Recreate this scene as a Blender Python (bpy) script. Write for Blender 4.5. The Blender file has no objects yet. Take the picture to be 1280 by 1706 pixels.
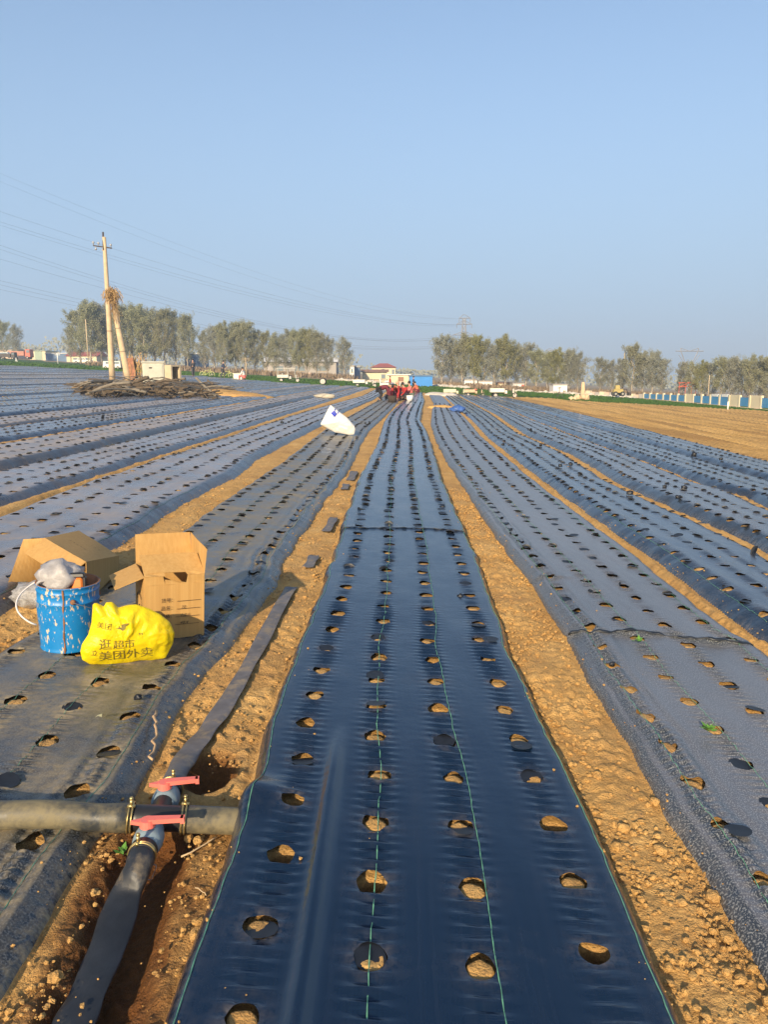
import bpy, bmesh, math, random
import numpy as np
from mathutils import Vector, Matrix, Euler
from math import sin, cos, pi, radians, atan, tan, sqrt, exp

SC = bpy.context.scene
COL = SC.collection
# ------------------------------------------------------------------ camera, world, sun, exposure
F = 1280.0; PITCH = radians(10.3); H0 = 1.5; S = 0.05     # the land falls gently to the right
cam_d = bpy.data.cameras.new('camera'); cam = bpy.data.objects.new('camera', cam_d); COL.objects.link(cam)
cam_d.sensor_fit = 'VERTICAL'; cam_d.sensor_height = 36.0; cam_d.lens = 36.0*F/1706.0
cam_d.clip_start = 0.05; cam_d.clip_end = 6000
cam.location = (0, 0, H0); cam.rotation_euler = (pi/2-PITCH, 0, 0)
SC.camera = cam
SUN_EL = radians(23); SUN_TR = radians(18)                # travels towards azimuth +18 deg (right of view)
W = bpy.data.worlds.new('World'); SC.world = W; W.use_nodes = True
nt = W.node_tree; nt.nodes.clear()
HAZE_SKY = (2.08, 2.98, 4.20, 1)      # thin airborne dust, palest at the horizon
sky = nt.nodes.new('ShaderNodeTexSky'); sky.sky_type = 'NISHITA'; sky.sun_disc = False
sky.sun_elevation = SUN_EL; sky.sun_rotation = pi + SUN_TR
sky.air_density = 1.0; sky.dust_density = 1.5; sky.ozone_density = 2.2; sky.altitude = 0
bg = nt.nodes.new('ShaderNodeBackground'); bg.inputs[1].default_value = 0.125
wo = nt.nodes.new('ShaderNodeOutputWorld')
geo_w = nt.nodes.new('ShaderNodeNewGeometry'); sx_ = nt.nodes.new('ShaderNodeSeparateXYZ'); nt.links.new(geo_w.outputs['Incoming'], sx_.inputs[0])
ab_ = nt.nodes.new('ShaderNodeMath'); ab_.operation = 'ABSOLUTE'; nt.links.new(sx_.outputs[2], ab_.inputs[0])
rp_ = nt.nodes.new('ShaderNodeValToRGB'); nt.links.new(ab_.outputs[0], rp_.inputs[0]); rp_.color_ramp.interpolation = 'EASE'
rp_.color_ramp.elements[0].position = 0.0; rp_.color_ramp.elements[0].color = (.92, .92, .92, 1); rp_.color_ramp.elements[1].position = .55; rp_.color_ramp.elements[1].color = (.12, .12, .12, 1)
mx_ = nt.nodes.new('ShaderNodeMix'); mx_.data_type = 'RGBA'; nt.links.new(rp_.outputs[0], mx_.inputs[0]); nt.links.new(sky.outputs[0], mx_.inputs[6]); mx_.inputs[7].default_value = HAZE_SKY
nt.links.new(mx_.outputs[2], bg.inputs[0]); nt.links.new(bg.outputs[0], wo.inputs[0])
sd = bpy.data.lights.new('sun', 'SUN'); sd.energy = 5.0; sd.angle = radians(0.6); sd.color = (1.0, 0.80, 0.53)
sun = bpy.data.objects.new('sun', sd); COL.objects.link(sun)
tr = Vector((sin(SUN_TR)*cos(SUN_EL), cos(SUN_TR)*cos(SUN_EL), -sin(SUN_EL)))
sun.rotation_euler = tr.to_track_quat('-Z', 'Y').to_euler()
SC.view_settings.view_transform = 'Standard'; SC.view_settings.look = 'None'
SC.view_settings.exposure = 0.62; SC.view_settings.gamma = 1.0; SC.view_settings.use_curve_mapping = False
SC.render.engine = 'CYCLES'
SC.cycles.volume_bounces = 0

# ------------------------------------------------------------------ helpers
def ray(px, py):
    dx = (px-640)/F; dy = (853-py)/F
    return (dx, cos(PITCH)+dy*sin(PITCH), -sin(PITCH)+dy*cos(PITCH))
def G(px, py, h=0.0):
    d = ray(px, py); t = -(H0-h)/(d[2]+S*d[0]); return t*d[0], t*d[1]
def PT(px, py, h=0.0):
    x, y = G(px, py, h); return Vector((x, y, -S*x+h))
def ATY(px, Y, h=0.0):          # ground point seen at column px, distance Y
    d = ray(px, 625); x = d[0]/d[1]*Y; return Vector((x, Y, -S*x+h))
def ZAT(px, py, Y):
    d = ray(px, py); return H0+Y*d[2]/d[1]
def MPP(Y): return Y/1.016/F   # metres per photo pixel near the horizon
AZ = 50/1280.0
TILT = Matrix.Rotation(atan(S), 4, 'Y')

def h2(ix, iy, seed):
    ix = ix.astype(np.int64); iy = iy.astype(np.int64)
    n = (ix*374761393 + iy*668265263 + seed*1442695041) & 0xffffffff
    n = ((n ^ (n >> 13))*1274126177) & 0xffffffff
    n = ((n ^ (n >> 15))*2246822519) & 0xffffffff
    return ((n ^ (n >> 16)) & 0xffffff)/float(0xffffff)
def vn(x, y, seed=0):
    x = np.asarray(x, float); y = np.asarray(y, float)
    xi = np.floor(x); yi = np.floor(y); fx = x-xi; fy = y-yi
    fx = fx*fx*(3-2*fx); fy = fy*fy*(3-2*fy)
    a = h2(xi, yi, seed); b = h2(xi+1, yi, seed); c = h2(xi, yi+1, seed); d = h2(xi+1, yi+1, seed)
    return (a*(1-fx)+b*fx)*(1-fy)+(c*(1-fx)+d*fx)*fy*1.0
def fbm(x, y, seed=0, o=4):
    s = 0; a = .5
    for k in range(o):
        s = s+a*(vn(x, y, seed+k*7)-.5)*2; x = x*2.03+3.1; y = y*2.03+1.7; a *= .5
    return s
def worley(x, y, seed=0):
    xi = np.floor(x); yi = np.floor(y); best = np.full(x.shape, 9.0); hid = np.zeros(x.shape)
    for ox in (-1, 0, 1):
        for oy in (-1, 0, 1):
            cx = xi+ox; cy = yi+oy
            px = cx+h2(cx, cy, seed); py = cy+h2(cx, cy, seed+5)
            d = (x-px)**2+(y-py)**2
            m = d < best; best = np.where(m, d, best); hid = np.where(m, h2(cx, cy, seed+9), hid)
    return np.sqrt(best), hid
def sst(a, b, x):
    t = np.clip((x-a)/(b-a), 0, 1); return t*t*(3-2*t)

class MB:
    def __init__(s): s.v = []; s.f = []; s.mi = []; s.cur = 0
    def add(s, vs, fs):
        n = len(s.v); s.v += [tuple(v) for v in vs]; s.f += [tuple(n+i for i in f) for f in fs]; s.mi += [s.cur]*len(fs); return s
    def box(s, c, d, M=None, taper=1.0, bev=0.0):
        x, y, z = d[0]/2, d[1]/2, d[2]/2
        if bev > 0:
            vs = []; b = bev
            bm = bmesh.new(); bmesh.ops.create_cube(bm, size=1)
            for v in bm.verts:
                k = taper if v.co.z > 0 else 1
                v.co = Vector((v.co.x*d[0]*k, v.co.y*d[1]*k, v.co.z*d[2]))
            bmesh.ops.bevel(bm, geom=bm.edges[:], offset=b, segments=1, affect='EDGES')
            bm.verts.index_update()
            vs = [v.co+Vector(c) for v in bm.verts]; fs = [[v.index for v in f.verts] for f in bm.faces]; bm.free()
        else:
            vs = []
            for sz in (-1, 1):
                k = taper if sz > 0 else 1
                for sx, sy in ((-1, -1), (1, -1), (1, 1), (-1, 1)): vs.append(Vector((c[0]+sx*x*k, c[1]+sy*y*k, c[2]+sz*z)))
            fs = [(0, 3, 2, 1), (4, 5, 6, 7), (0, 1, 5, 4), (1, 2, 6, 5), (2, 3, 7, 6), (3, 0, 4, 7)]
        if M is not None: vs = [M @ v for v in vs]
        return s.add(vs, fs)
    def tube(s, pts, rad, seg=8, cap=True, flat=1.0, up=None):
        pts = [Vector(p) for p in pts]; n = len(pts)
        if not hasattr(rad, '__len__'): rad = [rad]*n
        vs = []; fs = []; prev = None
        for i, p in enumerate(pts):
            t = (pts[min(i+1, n-1)]-pts[max(i-1, 0)])
            if t.length < 1e-9: t = Vector((0, 0, 1))
            t.normalize()
            if prev is None:
                a = Vector(up) if up else (Vector((0, 0, 1)) if abs(t.z) < .9 else Vector((1, 0, 0)))
            else: a = prev
            b = t.cross(a)
            if b.length < 1e-6: b = t.cross(Vector((1, .1, 0)))
            b.normalize(); a = b.cross(t).normalized(); prev = a
            for k in range(seg):
                an = 2*pi*k/seg; vs.append(p+(b*cos(an)+a*sin(an)*flat)*rad[i])
        for i in range(n-1):
            for k in range(seg):
                fs.append((i*seg+k, i*seg+(k+1) % seg, (i+1)*seg+(k+1) % seg, (i+1)*seg+k))
        if cap: fs.append(tuple(range(seg-1, -1, -1))); fs.append(tuple((n-1)*seg+k for k in range(seg)))
        return s.add(vs, fs)
    def lathe(s, prof, seg=32, c=(0, 0, 0)):
        vs = []; fs = []
        for r, z in prof:
            for k in range(seg):
                a = 2*pi*k/seg; vs.append((c[0]+r*cos(a), c[1]+r*sin(a), c[2]+z))
        for i in range(len(prof)-1):
            for k in range(seg):
                fs.append((i*seg+k, i*seg+(k+1) % seg, (i+1)*seg+(k+1) % seg, (i+1)*seg+k))
        return s.add(vs, fs)
    def blob(s, c, r, sub=1, jit=.25, rng=random):
        V, Fc = ICO[sub]; vs = []
        if not hasattr(r, '__len__'): r = (r, r, r)
        for v in V:
            k = 1+rng.uniform(-jit, jit); vs.append((c[0]+v[0]*r[0]*k, c[1]+v[1]*r[1]*k, c[2]+v[2]*r[2]*k))
        return s.add(vs, Fc)
    def mesh(s, name, mats, smooth=False):
        me = bpy.data.meshes.new(name); me.from_pydata([tuple(v) for v in s.v], [], s.f)
        if not isinstance(mats, (list, tuple)): mats = [mats]
        for m in mats: me.materials.append(m)
        if len(mats) > 1: me.polygons.foreach_set('material_index', s.mi)
        if smooth: me.polygons.foreach_set('use_smooth', [True]*len(me.polygons))
        me.update(); return me
    def build(s, name, mats, parent=None, smooth=False, **k):
        return link(name, s.mesh(name, mats, smooth), parent, **k)
ICO = {}
for sub in (0, 1, 2):
    bm = bmesh.new(); bmesh.ops.create_icosphere(bm, subdivisions=max(1, sub) if sub else 1, radius=1)
    if sub == 2: bm.free(); bm = bmesh.new(); bmesh.ops.create_icosphere(bm, subdivisions=2, radius=1)
    ICO[sub] = ([tuple(v.co) for v in bm.verts], [tuple(v.index for v in f.verts) for f in bm.faces]); bm.free()
bm = bmesh.new(); bmesh.ops.create_icosphere(bm, subdivisions=3, radius=1)
ICO[3] = ([tuple(v.co) for v in bm.verts], [tuple(v.index for v in f.verts) for f in bm.faces]); bm.free()
def link(name, data, parent=None, label=None, cat=None, group=None, kind=None, loc=None, rot=None, mat=None):
    o = bpy.data.objects.new(name, data); COL.objects.link(o)
    if parent: o.parent = parent
    if mat is not None: o.matrix_world = mat
    if loc is not None: o.location = loc
    if rot is not None: o.rotation_euler = rot
    if label: o['label'] = label
    if cat: o['category'] = cat
    if group: o['group'] = group
    if kind: o['kind'] = kind
    return o
def thing(name, label, cat, loc=(0, 0, 0), rotz=0, group=None, tilt=False, mat=None):
    o = link(name, None, None, label, cat, group)
    o.empty_display_size = .1
    if mat is None:
        mat = Matrix.Translation(Vector(loc)) @ (TILT if tilt else Matrix.Identity(4)) @ Matrix.Rotation(rotz, 4, 'Z')
    o.matrix_world = mat
    return o
def dup(root, loc, rotz=0, label=None, group=None, scale=None):
    r = root.copy(); COL.objects.link(r); r.location = loc; r.rotation_euler = (0, 0, rotz)
    if scale: r.scale = scale
    if label: r['label'] = label
    if group: r['group'] = group
    for ch in root.children:
        c = ch.copy(); COL.objects.link(c); c.parent = r
        for g in ch.children:
            d = g.copy(); COL.objects.link(d); d.parent = c
    return r
def npmesh(name, co, quads, mat, smooth=True, uv=None, attrs=None):
    me = bpy.data.meshes.new(name)
    nv = len(co); nf = len(quads)
    me.vertices.add(nv); me.vertices.foreach_set('co', np.asarray(co, np.float32).ravel())
    me.loops.add(nf*4); me.loops.foreach_set('vertex_index', np.asarray(quads, np.int32).ravel())
    me.polygons.add(nf); me.polygons.foreach_set('loop_start', np.arange(0, nf*4, 4, dtype=np.int32))
    me.polygons.foreach_set('loop_total', np.full(nf, 4, np.int32))
    me.update(calc_edges=True)
    if smooth: me.polygons.foreach_set('use_smooth', np.ones(nf, bool))
    if uv is not None:
        l = me.uv_layers.new(name='UVMap'); l.data.foreach_set('uv', np.asarray(uv, np.float32)[np.asarray(quads).ravel()].ravel())
    for k, a in (attrs or {}).items():
        at = me.attributes.new(k, 'FLOAT', 'POINT'); at.data.foreach_set('value', np.asarray(a, np.float32))
    me.materials.append(mat); me.update(); return me
ORD = ['', 'first', 'second', 'third', 'fourth', 'fifth', 'sixth', 'seventh', 'eighth', 'ninth', 'tenth', 'eleventh', 'twelfth', 'thirteenth', 'fourteenth',
       'fifteenth', 'sixteenth', 'seventeenth', 'eighteenth', 'nineteenth', 'twentieth', 'twenty-first', 'twenty-second', 'twenty-third', 'twenty-fourth',
       'twenty-fifth', 'twenty-sixth', 'twenty-seventh', 'twenty-eighth', 'twenty-ninth', 'thirtieth', 'thirty-first', 'thirty-second', 'thirty-third', 'thirty-fourth', 'thirty-fifth', 'thirty-sixth']

# ------------------------------------------------------------------ materials
def newmat(name):
    m = bpy.data.materials.new(name); m.use_nodes = True; t = m.node_tree; t.nodes.clear()
    o = t.nodes.new('ShaderNodeOutputMaterial'); b = t.nodes.new('ShaderNodeBsdfPrincipled'); t.links.new(b.outputs[0], o.inputs[0])
    return m, t, b
def nd(t, typ, ins=None, **kw):
    n = t.nodes.new(typ)
    for k, v in kw.items(): setattr(n, k, v)
    for k, v in (ins or {}).items():
        if hasattr(v, 'is_output') or isinstance(v, bpy.types.NodeSocket): t.links.new(v, n.inputs[k])
        else: n.inputs[k].default_value = v
    return n
def ramp(t, fac, stops):
    r = t.nodes.new('ShaderNodeValToRGB'); t.links.new(fac, r.inputs[0]); e = r.color_ramp.elements
    while len(e) < len(stops): e.new(.5)
    for i, (p, c) in enumerate(stops):
        e[i].position = p; e[i].color = (c if hasattr(c, '__len__') else (c, c, c))+((1,) if (not hasattr(c, '__len__') or len(c) == 3) else ())
    return r
def mixc(t, fac, a, b, mode='MIX'):
    n = t.nodes.new('ShaderNodeMix'); n.data_type = 'RGBA'; n.blend_type = mode
    for i, v in ((0, fac), (6, a), (7, b)):
        if isinstance(v, bpy.types.NodeSocket): t.links.new(v, n.inputs[i])
        elif hasattr(v, '__len__'): n.inputs[i].default_value = tuple(v)+((1,) if len(v) == 3 else ())
        else: n.inputs[i].default_value = v
    return n.outputs[2]
def mth(t, op, a, b=0.0, c=0.0, clamp=False):
    n = t.nodes.new('ShaderNodeMath'); n.operation = op; n.use_clamp = clamp
    for i, v in enumerate((a, b, c)):
        if isinstance(v, bpy.types.NodeSocket): t.links.new(v, n.inputs[i])
        else: n.inputs[i].default_value = v
    return n.outputs[0]
def noise(t, vec, scale, detail=4, rough=.55, dist=0):
    n = nd(t, 'ShaderNodeTexNoise', {'Scale': scale, 'Detail': detail, 'Roughness': rough, 'Distortion': dist})
    if vec is not None: t.links.new(vec, n.inputs['Vector'])
    return n.outputs[0]
def bump(t, b, h, dist, strength=1.0):
    n = nd(t, 'ShaderNodeBump', {'Height': h, 'Distance': dist, 'Strength': strength}); t.links.new(n.outputs[0], b.inputs['Normal']); return n
def simple(name, col, rough=.7, var=.25, scale=6, bmp=0.0, metal=0, spec=.5, bscale=None, stain=None, coord='Object'):
    m, t, b = newmat(name); tc = t.nodes.new('ShaderNodeTexCoord').outputs[coord]
    n = noise(t, tc, scale, 5, .6)
    lo = tuple(c*(1-var) for c in col); hi = tuple(min(1, c*(1+var)) for c in col)
    c = ramp(t, n, [(.3, lo), (.7, hi)]).outputs[0]
    if stain:
        n2 = noise(t, tc, stain[1], 6, .7); f = ramp(t, n2, [(stain[2], 0.0), (stain[2]+.12, 1.0)]).outputs[0]
        c = mixc(t, f, c, stain[0])
    t.links.new(c, b.inputs['Base Color'])
    b.inputs['Roughness'].default_value = rough; b.inputs['Metallic'].default_value = metal; b.inputs['Specular IOR Level'].default_value = spec
    if bmp: bump(t, b, noise(t, tc, bscale or scale*6, 4, .6), bmp)
    return m

def mat_soil():
    m, t, b = newmat('soil'); geo = t.nodes.new('ShaderNodeNewGeometry').outputs['Position']
    n1 = noise(t, geo, 3.0, 6, .6); n2 = noise(t, geo, 60, 5, .65); n3 = noise(t, geo, .25, 4, .5)
    c = ramp(t, n1, [(.3, (.54, .30, .095)), (.55, (.68, .41, .145)), (.75, (.77, .51, .21))]).outputs[0]
    c = mixc(t, mth(t, 'MULTIPLY', ramp(t, n2, [(.35, 1.0), (.6, 0.0)]).outputs[0], .42), c, (.30, .15, .045))
    c = mixc(t, mth(t, 'MULTIPLY', n3, .35), c, (.62, .38, .14))
    n4 = noise(t, geo, 1.1, 5, .6, .5)
    c = mixc(t, mth(t, 'MULTIPLY', ramp(t, n4, [(.50, 0.0), (.68, 1.0)]).outputs[0], .55), c, (.36, .20, .085))
    c = mixc(t, mth(t, 'MULTIPLY', ramp(t, noise(t, geo, 14, 5, .7), [(.56, 0.0), (.70, 1.0)]).outputs[0], .6), c, (.24, .15, .08))
    w = nd(t, 'ShaderNodeAttribute', attribute_name='wet_shade').outputs['Fac']  # damp soil, plus shade painted into the pit and hollow holes
    wn = mth(t, 'MULTIPLY', w, mth(t, 'ADD', .75, mth(t, 'MULTIPLY', n1, .5)), clamp=True)
    c = mixc(t, wn, c, mixc(t, n2, (.030, .014, .006), (.26, .10, .024)))
    t.links.new(c, b.inputs['Base Color'])
    t.links.new(mth(t, 'SUBTRACT', .95, mth(t, 'MULTIPLY', w, .4)), b.inputs['Roughness']); b.inputs['Specular IOR Level'].default_value = .25
    h = mth(t, 'ADD', mth(t, 'MULTIPLY', noise(t, geo, 35, 6, .7), 1.0), mth(t, 'MULTIPLY', noise(t, geo, 140, 3, .6), .4))
    bump(t, b, h, .02, .9); return m
M_soil = mat_soil()
def mat_plough():
    m, t, b = newmat('ploughed_soil'); geo = t.nodes.new('ShaderNodeNewGeometry').outputs['Position']
    n1 = noise(t, geo, .5, 6, .6); n2 = noise(t, geo, 9, 5, .7)
    mp = nd(t, 'ShaderNodeMapping', {'Vector': geo, 'Rotation': (0, 0, AZ), 'Scale': (1.5, .05, 1)})
    n3 = noise(t, mp.outputs[0], 1.0, 5, .65)
    c = ramp(t, n1, [(.3, (.68, .40, .12)), (.7, (.82, .52, .19))]).outputs[0]
    c = mixc(t, mth(t, 'MULTIPLY', ramp(t, n3, [(.45, 0.0), (.60, 1.0)]).outputs[0], .75), c, (.36, .20, .07))
    c = mixc(t, mth(t, 'MULTIPLY', ramp(t, n2, [(.35, 1.0), (.55, 0.0)]).outputs[0], .35), c, (.28, .16, .07))
    t.links.new(c, b.inputs['Base Color']); b.inputs['Roughness'].default_value = .95; b.inputs['Specular IOR Level'].default_value = .2
    bump(t, b, noise(t, geo, 8, 6, .7), .12, 1); return m
M_plough = mat_plough()
def mat_wheat():
    m, t, b = newmat('young_wheat'); geo = t.nodes.new('ShaderNodeNewGeometry').outputs['Position']
    n1 = noise(t, geo, .12, 4, .6); n2 = noise(t, geo, 4, 5, .7)
    c = ramp(t, n1, [(.3, (.030, .095, .014)), (.7, (.055, .13, .02))]).outputs[0]
    c = mixc(t, mth(t, 'MULTIPLY', n2, .35), c, (.09, .11, .03))
    t.links.new(c, b.inputs['Base Color']); b.inputs['Roughness'].default_value = .8; b.inputs['Specular IOR Level'].default_value = .2
    bump(t, b, noise(t, geo, 6, 5, .7), .15, 1); return m
M_wheat = mat_wheat()
def mat_sheet(name, base, dust, rough, speck=0.0, spec=.5, dustcol=(.30, .25, .20), grey=0.0, streak=.5):
    m, t, b = newmat(name); uv = t.nodes.new('ShaderNodeUVMap').outputs[0]
    st = nd(t, 'ShaderNodeMapping', {'Vector': uv, 'Scale': (160, 2.0, 1)}).outputs[0]
    st2 = nd(t, 'ShaderNodeMapping', {'Vector': uv, 'Scale': (28, .6, 1)}).outputs[0]
    ns = noise(t, st, 1.0, 4, .6); ns2 = noise(t, st2, 1.0, 5, .65)
    nb = noise(t, uv, 2.2, 6, .68, .6); nf = noise(t, uv, 24, 6, .75)
    c = mixc(t, ns, tuple(x*.7 for x in base), tuple(x*1.35 for x in base))
    c = mixc(t, mth(t, 'MULTIPLY', ramp(t, ns2, [(.5, 0.0), (.75, 1.0)]).outputs[0], streak*.25), c, (.11, .115, .13))
    nz = nd(t, 'ShaderNodeSeparateXYZ', {0: t.nodes.new('ShaderNodeNewGeometry').outputs['Normal']}).outputs[2]
    flat = ramp(t, nz, [(.93, .12), (.992, 1.0)]).outputs[0]  # grey dust thins on slopes; also paints the shoulders' darker sky reflection
    nbg = noise(t, uv, .7, 5, .65)
    if grey: c = mixc(t, mth(t, 'MULTIPLY', mth(t, 'MULTIPLY', flat, ramp(t, nbg, [(.3, .55), (.65, 1.0)]).outputs[0]), grey), c, (.31, .295, .31))
    if speck:
        v = noise(t, nd(t, 'ShaderNodeMapping', {'Vector': uv, 'Scale': (190, 140, 1)}).outputs[0], 1.0, 2, .6)
        c = mixc(t, mth(t, 'MULTIPLY', ramp(t, v, [(.50, 0.0), (.62, 1.0)]).outputs[0], speck), c, (.46, .47, .46))
    dm = mth(t, 'ADD', ramp(t, nb, [(.62-dust*.42, 0.0), (.84-dust*.28, .9)]).outputs[0], 0.0)
    dm = mth(t, 'MULTIPLY', dm, ramp(t, nf, [(.30, .15), (.62, 1.0)]).outputs[0])
    dm = mth(t, 'MULTIPLY', mth(t, 'MULTIPLY', dm, flat), min(1.0, dust*2.2))
    da = nd(t, 'ShaderNodeAttribute', attribute_name='dusty').outputs['Fac']
    dm = mth(t, 'ADD', dm, mth(t, 'MULTIPLY', mth(t, 'MULTIPLY', da, ramp(t, noise(t, uv, 30, 5, .75), [(.40, 0.0), (.68, 1.0)]).outputs[0]), .30+dust), clamp=True)
    c = mixc(t, dm, c, dustcol)
    t.links.new(c, b.inputs['Base Color'])
    r = mth(t, 'ADD', mth(t, 'ADD', rough-.06, mth(t, 'MULTIPLY', ns2, .14)), mth(t, 'MULTIPLY', dm, .5), clamp=True)
    t.links.new(r, b.inputs['Roughness']); b.inputs['Specular Tint'].default_value = (.60, .82, 1.0, 1); b.inputs['Specular IOR Level'].default_value = spec
    at = nd(t, 'ShaderNodeAttribute', attribute_name='ripple').outputs['Fac']
    rp = noise(t, nd(t, 'ShaderNodeMapping', {'Vector': uv, 'Scale': (7, 42, 1)}).outputs[0], 1.0, 2, .5, .5)
    h = mth(t, 'ADD', mth(t, 'MULTIPLY', mth(t, 'MULTIPLY', rp, at), 2.2), mth(t, 'MULTIPLY', noise(t, nd(t, 'ShaderNodeMapping', {'Vector': uv, 'Scale': (60, 4, 1)}).outputs[0], 1.0, 3), .22))
    h = mth(t, 'ADD', h, mth(t, 'MULTIPLY', noise(t, uv, 9, 4, .6), .6))
    # woven tape texture, 2.5 mm
    wv = nd(t, 'ShaderNodeTexChecker', {'Vector': uv, 'Scale': 330.0}).outputs['Fac']
    h = mth(t, 'ADD', h, mth(t, 'MULTIPLY', wv, .012))
    bump(t, b, h, .0045, .8); return m
MS_center = mat_sheet('black_woven_film_blue_sheen', (.005, .014, .034), .06, .15, streak=.3, spec=.62)
MS_center2 = MS_center
MS_R1 = mat_sheet('grey_black_woven_film', (.020, .026, .034), .12, .30, speck=.5, grey=.36, spec=.6)
MS_right = mat_sheet('black_woven_film_smooth', (.010, .022, .042), .14, .17, grey=.14, spec=.6)
MS_L1 = mat_sheet('dusty_woven_film', (.010, .015, .021), .70, .22, speck=.22, dustcol=(.36, .28, .155), streak=1.1, grey=.06, spec=.62)
MS_left = mat_sheet('dusty_lavender_woven_film', (.020, .026, .036), .42, .25, grey=.78, dustcol=(.48, .38, .29), streak=1.0, spec=.62)
MS_leftB = mat_sheet('bluish_woven_film', (.014, .022, .036), .30, .20, grey=.42, dustcol=(.40, .33, .27), streak=1.2, spec=.62)
MS_leftC = mat_sheet('pale_dusty_woven_film', (.024, .028, .034), .62, .30, grey=.9, dustcol=(.52, .40, .28), streak=.8, spec=.55)
MS_rightB = mat_sheet('greyish_woven_film', (.014, .024, .036), .24, .20, grey=.34, spec=.6)
M_flap = simple('black_film_flap', (.010, .012, .017), .5, .4, 30)
M_thread = simple('green_thread', (.12, .33, .21), .6, .2, 60)
M_fold = simple('film_fold_edge', (.012, .016, .024), .45, .3, 20)
M_clod = M_soil

# ------------------------------------------------------------------ the beds: edges traced on the ground, c = across-row offset
E = {
'CL': [(275, 1706), (419, 1300), (454, 1181), (515, 1036), (554, 926), (563, 898), (583, 840), (598, 800), (628, 744), (638, 709), (650, 690), (669, 673), (694, 655)],
'CR': [(1131, 1704), (1050, 1509), (992, 1383), (928, 1250), (860, 1117), (806, 958), (778, 898), (755, 842), (737, 802), (723, 755), (711, 720), (701, 704), (704, 685), (708, 669), (704, 657)],
'R1L': [(1280, 1649), (1233, 1570), (1172, 1458), (1107, 1361), (1053, 1250), (978, 1136), (946, 1068), (888, 982), (820, 888), (800, 856), (770, 809), (748, 777), (727, 737), (718, 709), (720, 685), (723, 673)],
'R1R': [(1280, 1097), (1233, 1072), (1165, 1021), (1072, 942), (1000, 888), (910, 820), (858, 777), (803, 730), (780, 702), (753, 676)],
'R2R': [(1280, 939), (1208, 899), (1104, 851), (1014, 808), (979, 784), (936, 757), (866, 726), (819, 691)],
'R3R': [(1280, 859), (1226, 831), (1171, 816), (1073, 775), (975, 738), (878, 699), (831, 677)],
'L1R': [(0, 1669), (66, 1561), (116, 1472), (166, 1399), (229, 1326), (252, 1279), (295, 1193), (343, 1121), (384, 1077), (426, 1023), (462, 974), (477, 928), (511, 884), (542, 835), (560, 813), (589, 772), (603, 739), (615, 718), (636, 699), (650, 685), (662, 671)],
'L1L': [(0, 1089), (68, 1050), (310, 884), (364, 842), (420, 804), (462, 778), (500, 748), (542, 716), (582, 694), (624, 671)],
'L2R': [(0, 1026), (240, 885), (294, 848), (351, 815), (392, 797), (431, 765), (500, 728), (535, 710), (577, 685), (622, 666)],
'L2L': [(0, 866), (114, 820), (240, 777), (340, 743), (500, 690), (600, 662)],
}
def edge(key, c_end=None):
    pts = [G(*p) for p in E[key]]; pts.sort(key=lambda q: q[1])
    ys = np.array([q[1] for q in pts]); cs = np.array([q[0]-AZ*q[1] for q in pts])
    if c_end is not None: ys = np.append(ys, 90); cs = np.append(cs, c_end)
    return (ys, cs)
def const_edge(c0, seed, amp=.04):
    ys = np.arange(0, 121, 3.0); cs = c0+amp*fbm(ys*.12, ys*0+seed, seed, 3)*2+.02*fbm(ys*.9, ys*0, seed+3, 2); return (ys, cs)
def ev(e, Y, seed):
    Y = np.asarray(Y, float)
    lj = np.log(np.clip(Y, 1, None))
    return np.interp(Y, e[0], e[1])+AZ*Y+.014*fbm(Y*3.1, Y*0+seed, seed, 3)*np.clip(Y/3, .5, 2.2)+.006*fbm(Y*14, Y*0+seed, seed+2, 2)
endp = [(-300, 598), (0, 609), (150, 617), (320, 627), (470, 639), (595, 645), (694, 655), (741, 656), (805, 660), (853, 662), (980, 666), (1085, 675), (1280, 685), (1500, 697)]
ep = sorted([G(*p) for p in endp]); EPX = np.array([p[0] for p in ep]); EPY = np.array([p[1] for p in ep])
gp = sorted([G(*p) for p in [(-300, 584), (0, 597), (150, 608), (320, 619), (520, 632), (590, 636), (700, 643), (822, 651), (958, 658), (1080, 666), (1260, 676), (1500, 688)]])
GPX = np.array([p[0] for p in gp]); GPY = np.array([p[1] for p in gp])
def yend(x): return np.interp(x, EPX, EPY)
def ygreen(x): return np.interp(x, GPX, GPY)

BEDS = []
def bed(key, L, R, hb, sh, y0, y1, mat, rows, phase, res, seed, label):
    BEDS.append(dict(key=key, L=L, R=R, hb=hb, sh=sh, y0=y0, y1=y1, mat=mat, rows=rows, phase=phase, res=res, seed=seed, label=label))
RW = (.14, .38, .62, .86)
eC = (edge('CL', .5), edge('CR', 1.6))
bed('C', eC[0], eC[1], .085, .06, 1.2, 61, MS_center, (.155, .385, .612, .858), (1.76, 1.67, 1.66, 1.71), 'hi', 1, 'dark blue film strip running straight ahead in the middle between two bare soil furrows')
eR1 = (edge('R1L', 1.2), edge('R1R', 2.2))
bed('R1', eR1[0], eR1[1], .060, .11, 1.2, 60, MS_R1, (.125, .35, .59, .84), (2.05, 2.80, 3.30, 3.1), 'hi', 2, 'grey speckled film strip right of the first soil furrow beside the centre strip')
off = lambda e, d: (e[0], e[1]+d)
eR2L = off(eR1[1], .17)
bed('R2', eR2L, edge('R2R', 3.3), .105, .22, 2, 60, MS_right, RW, (1, 1.1, 1.2, 1.05), 'mid', 3, 'second film bed right of the centre strip, with a steep smooth blue shoulder')
bed('R3', off(edge('R2R', 3.3), .19), edge('R3R', 4.7), .12, .22, 3.5, 60, MS_rightB, RW, (1, 1.1, 1.2, 1.05), 'mid', 4, 'third film covered bed right of the centre strip')
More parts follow.
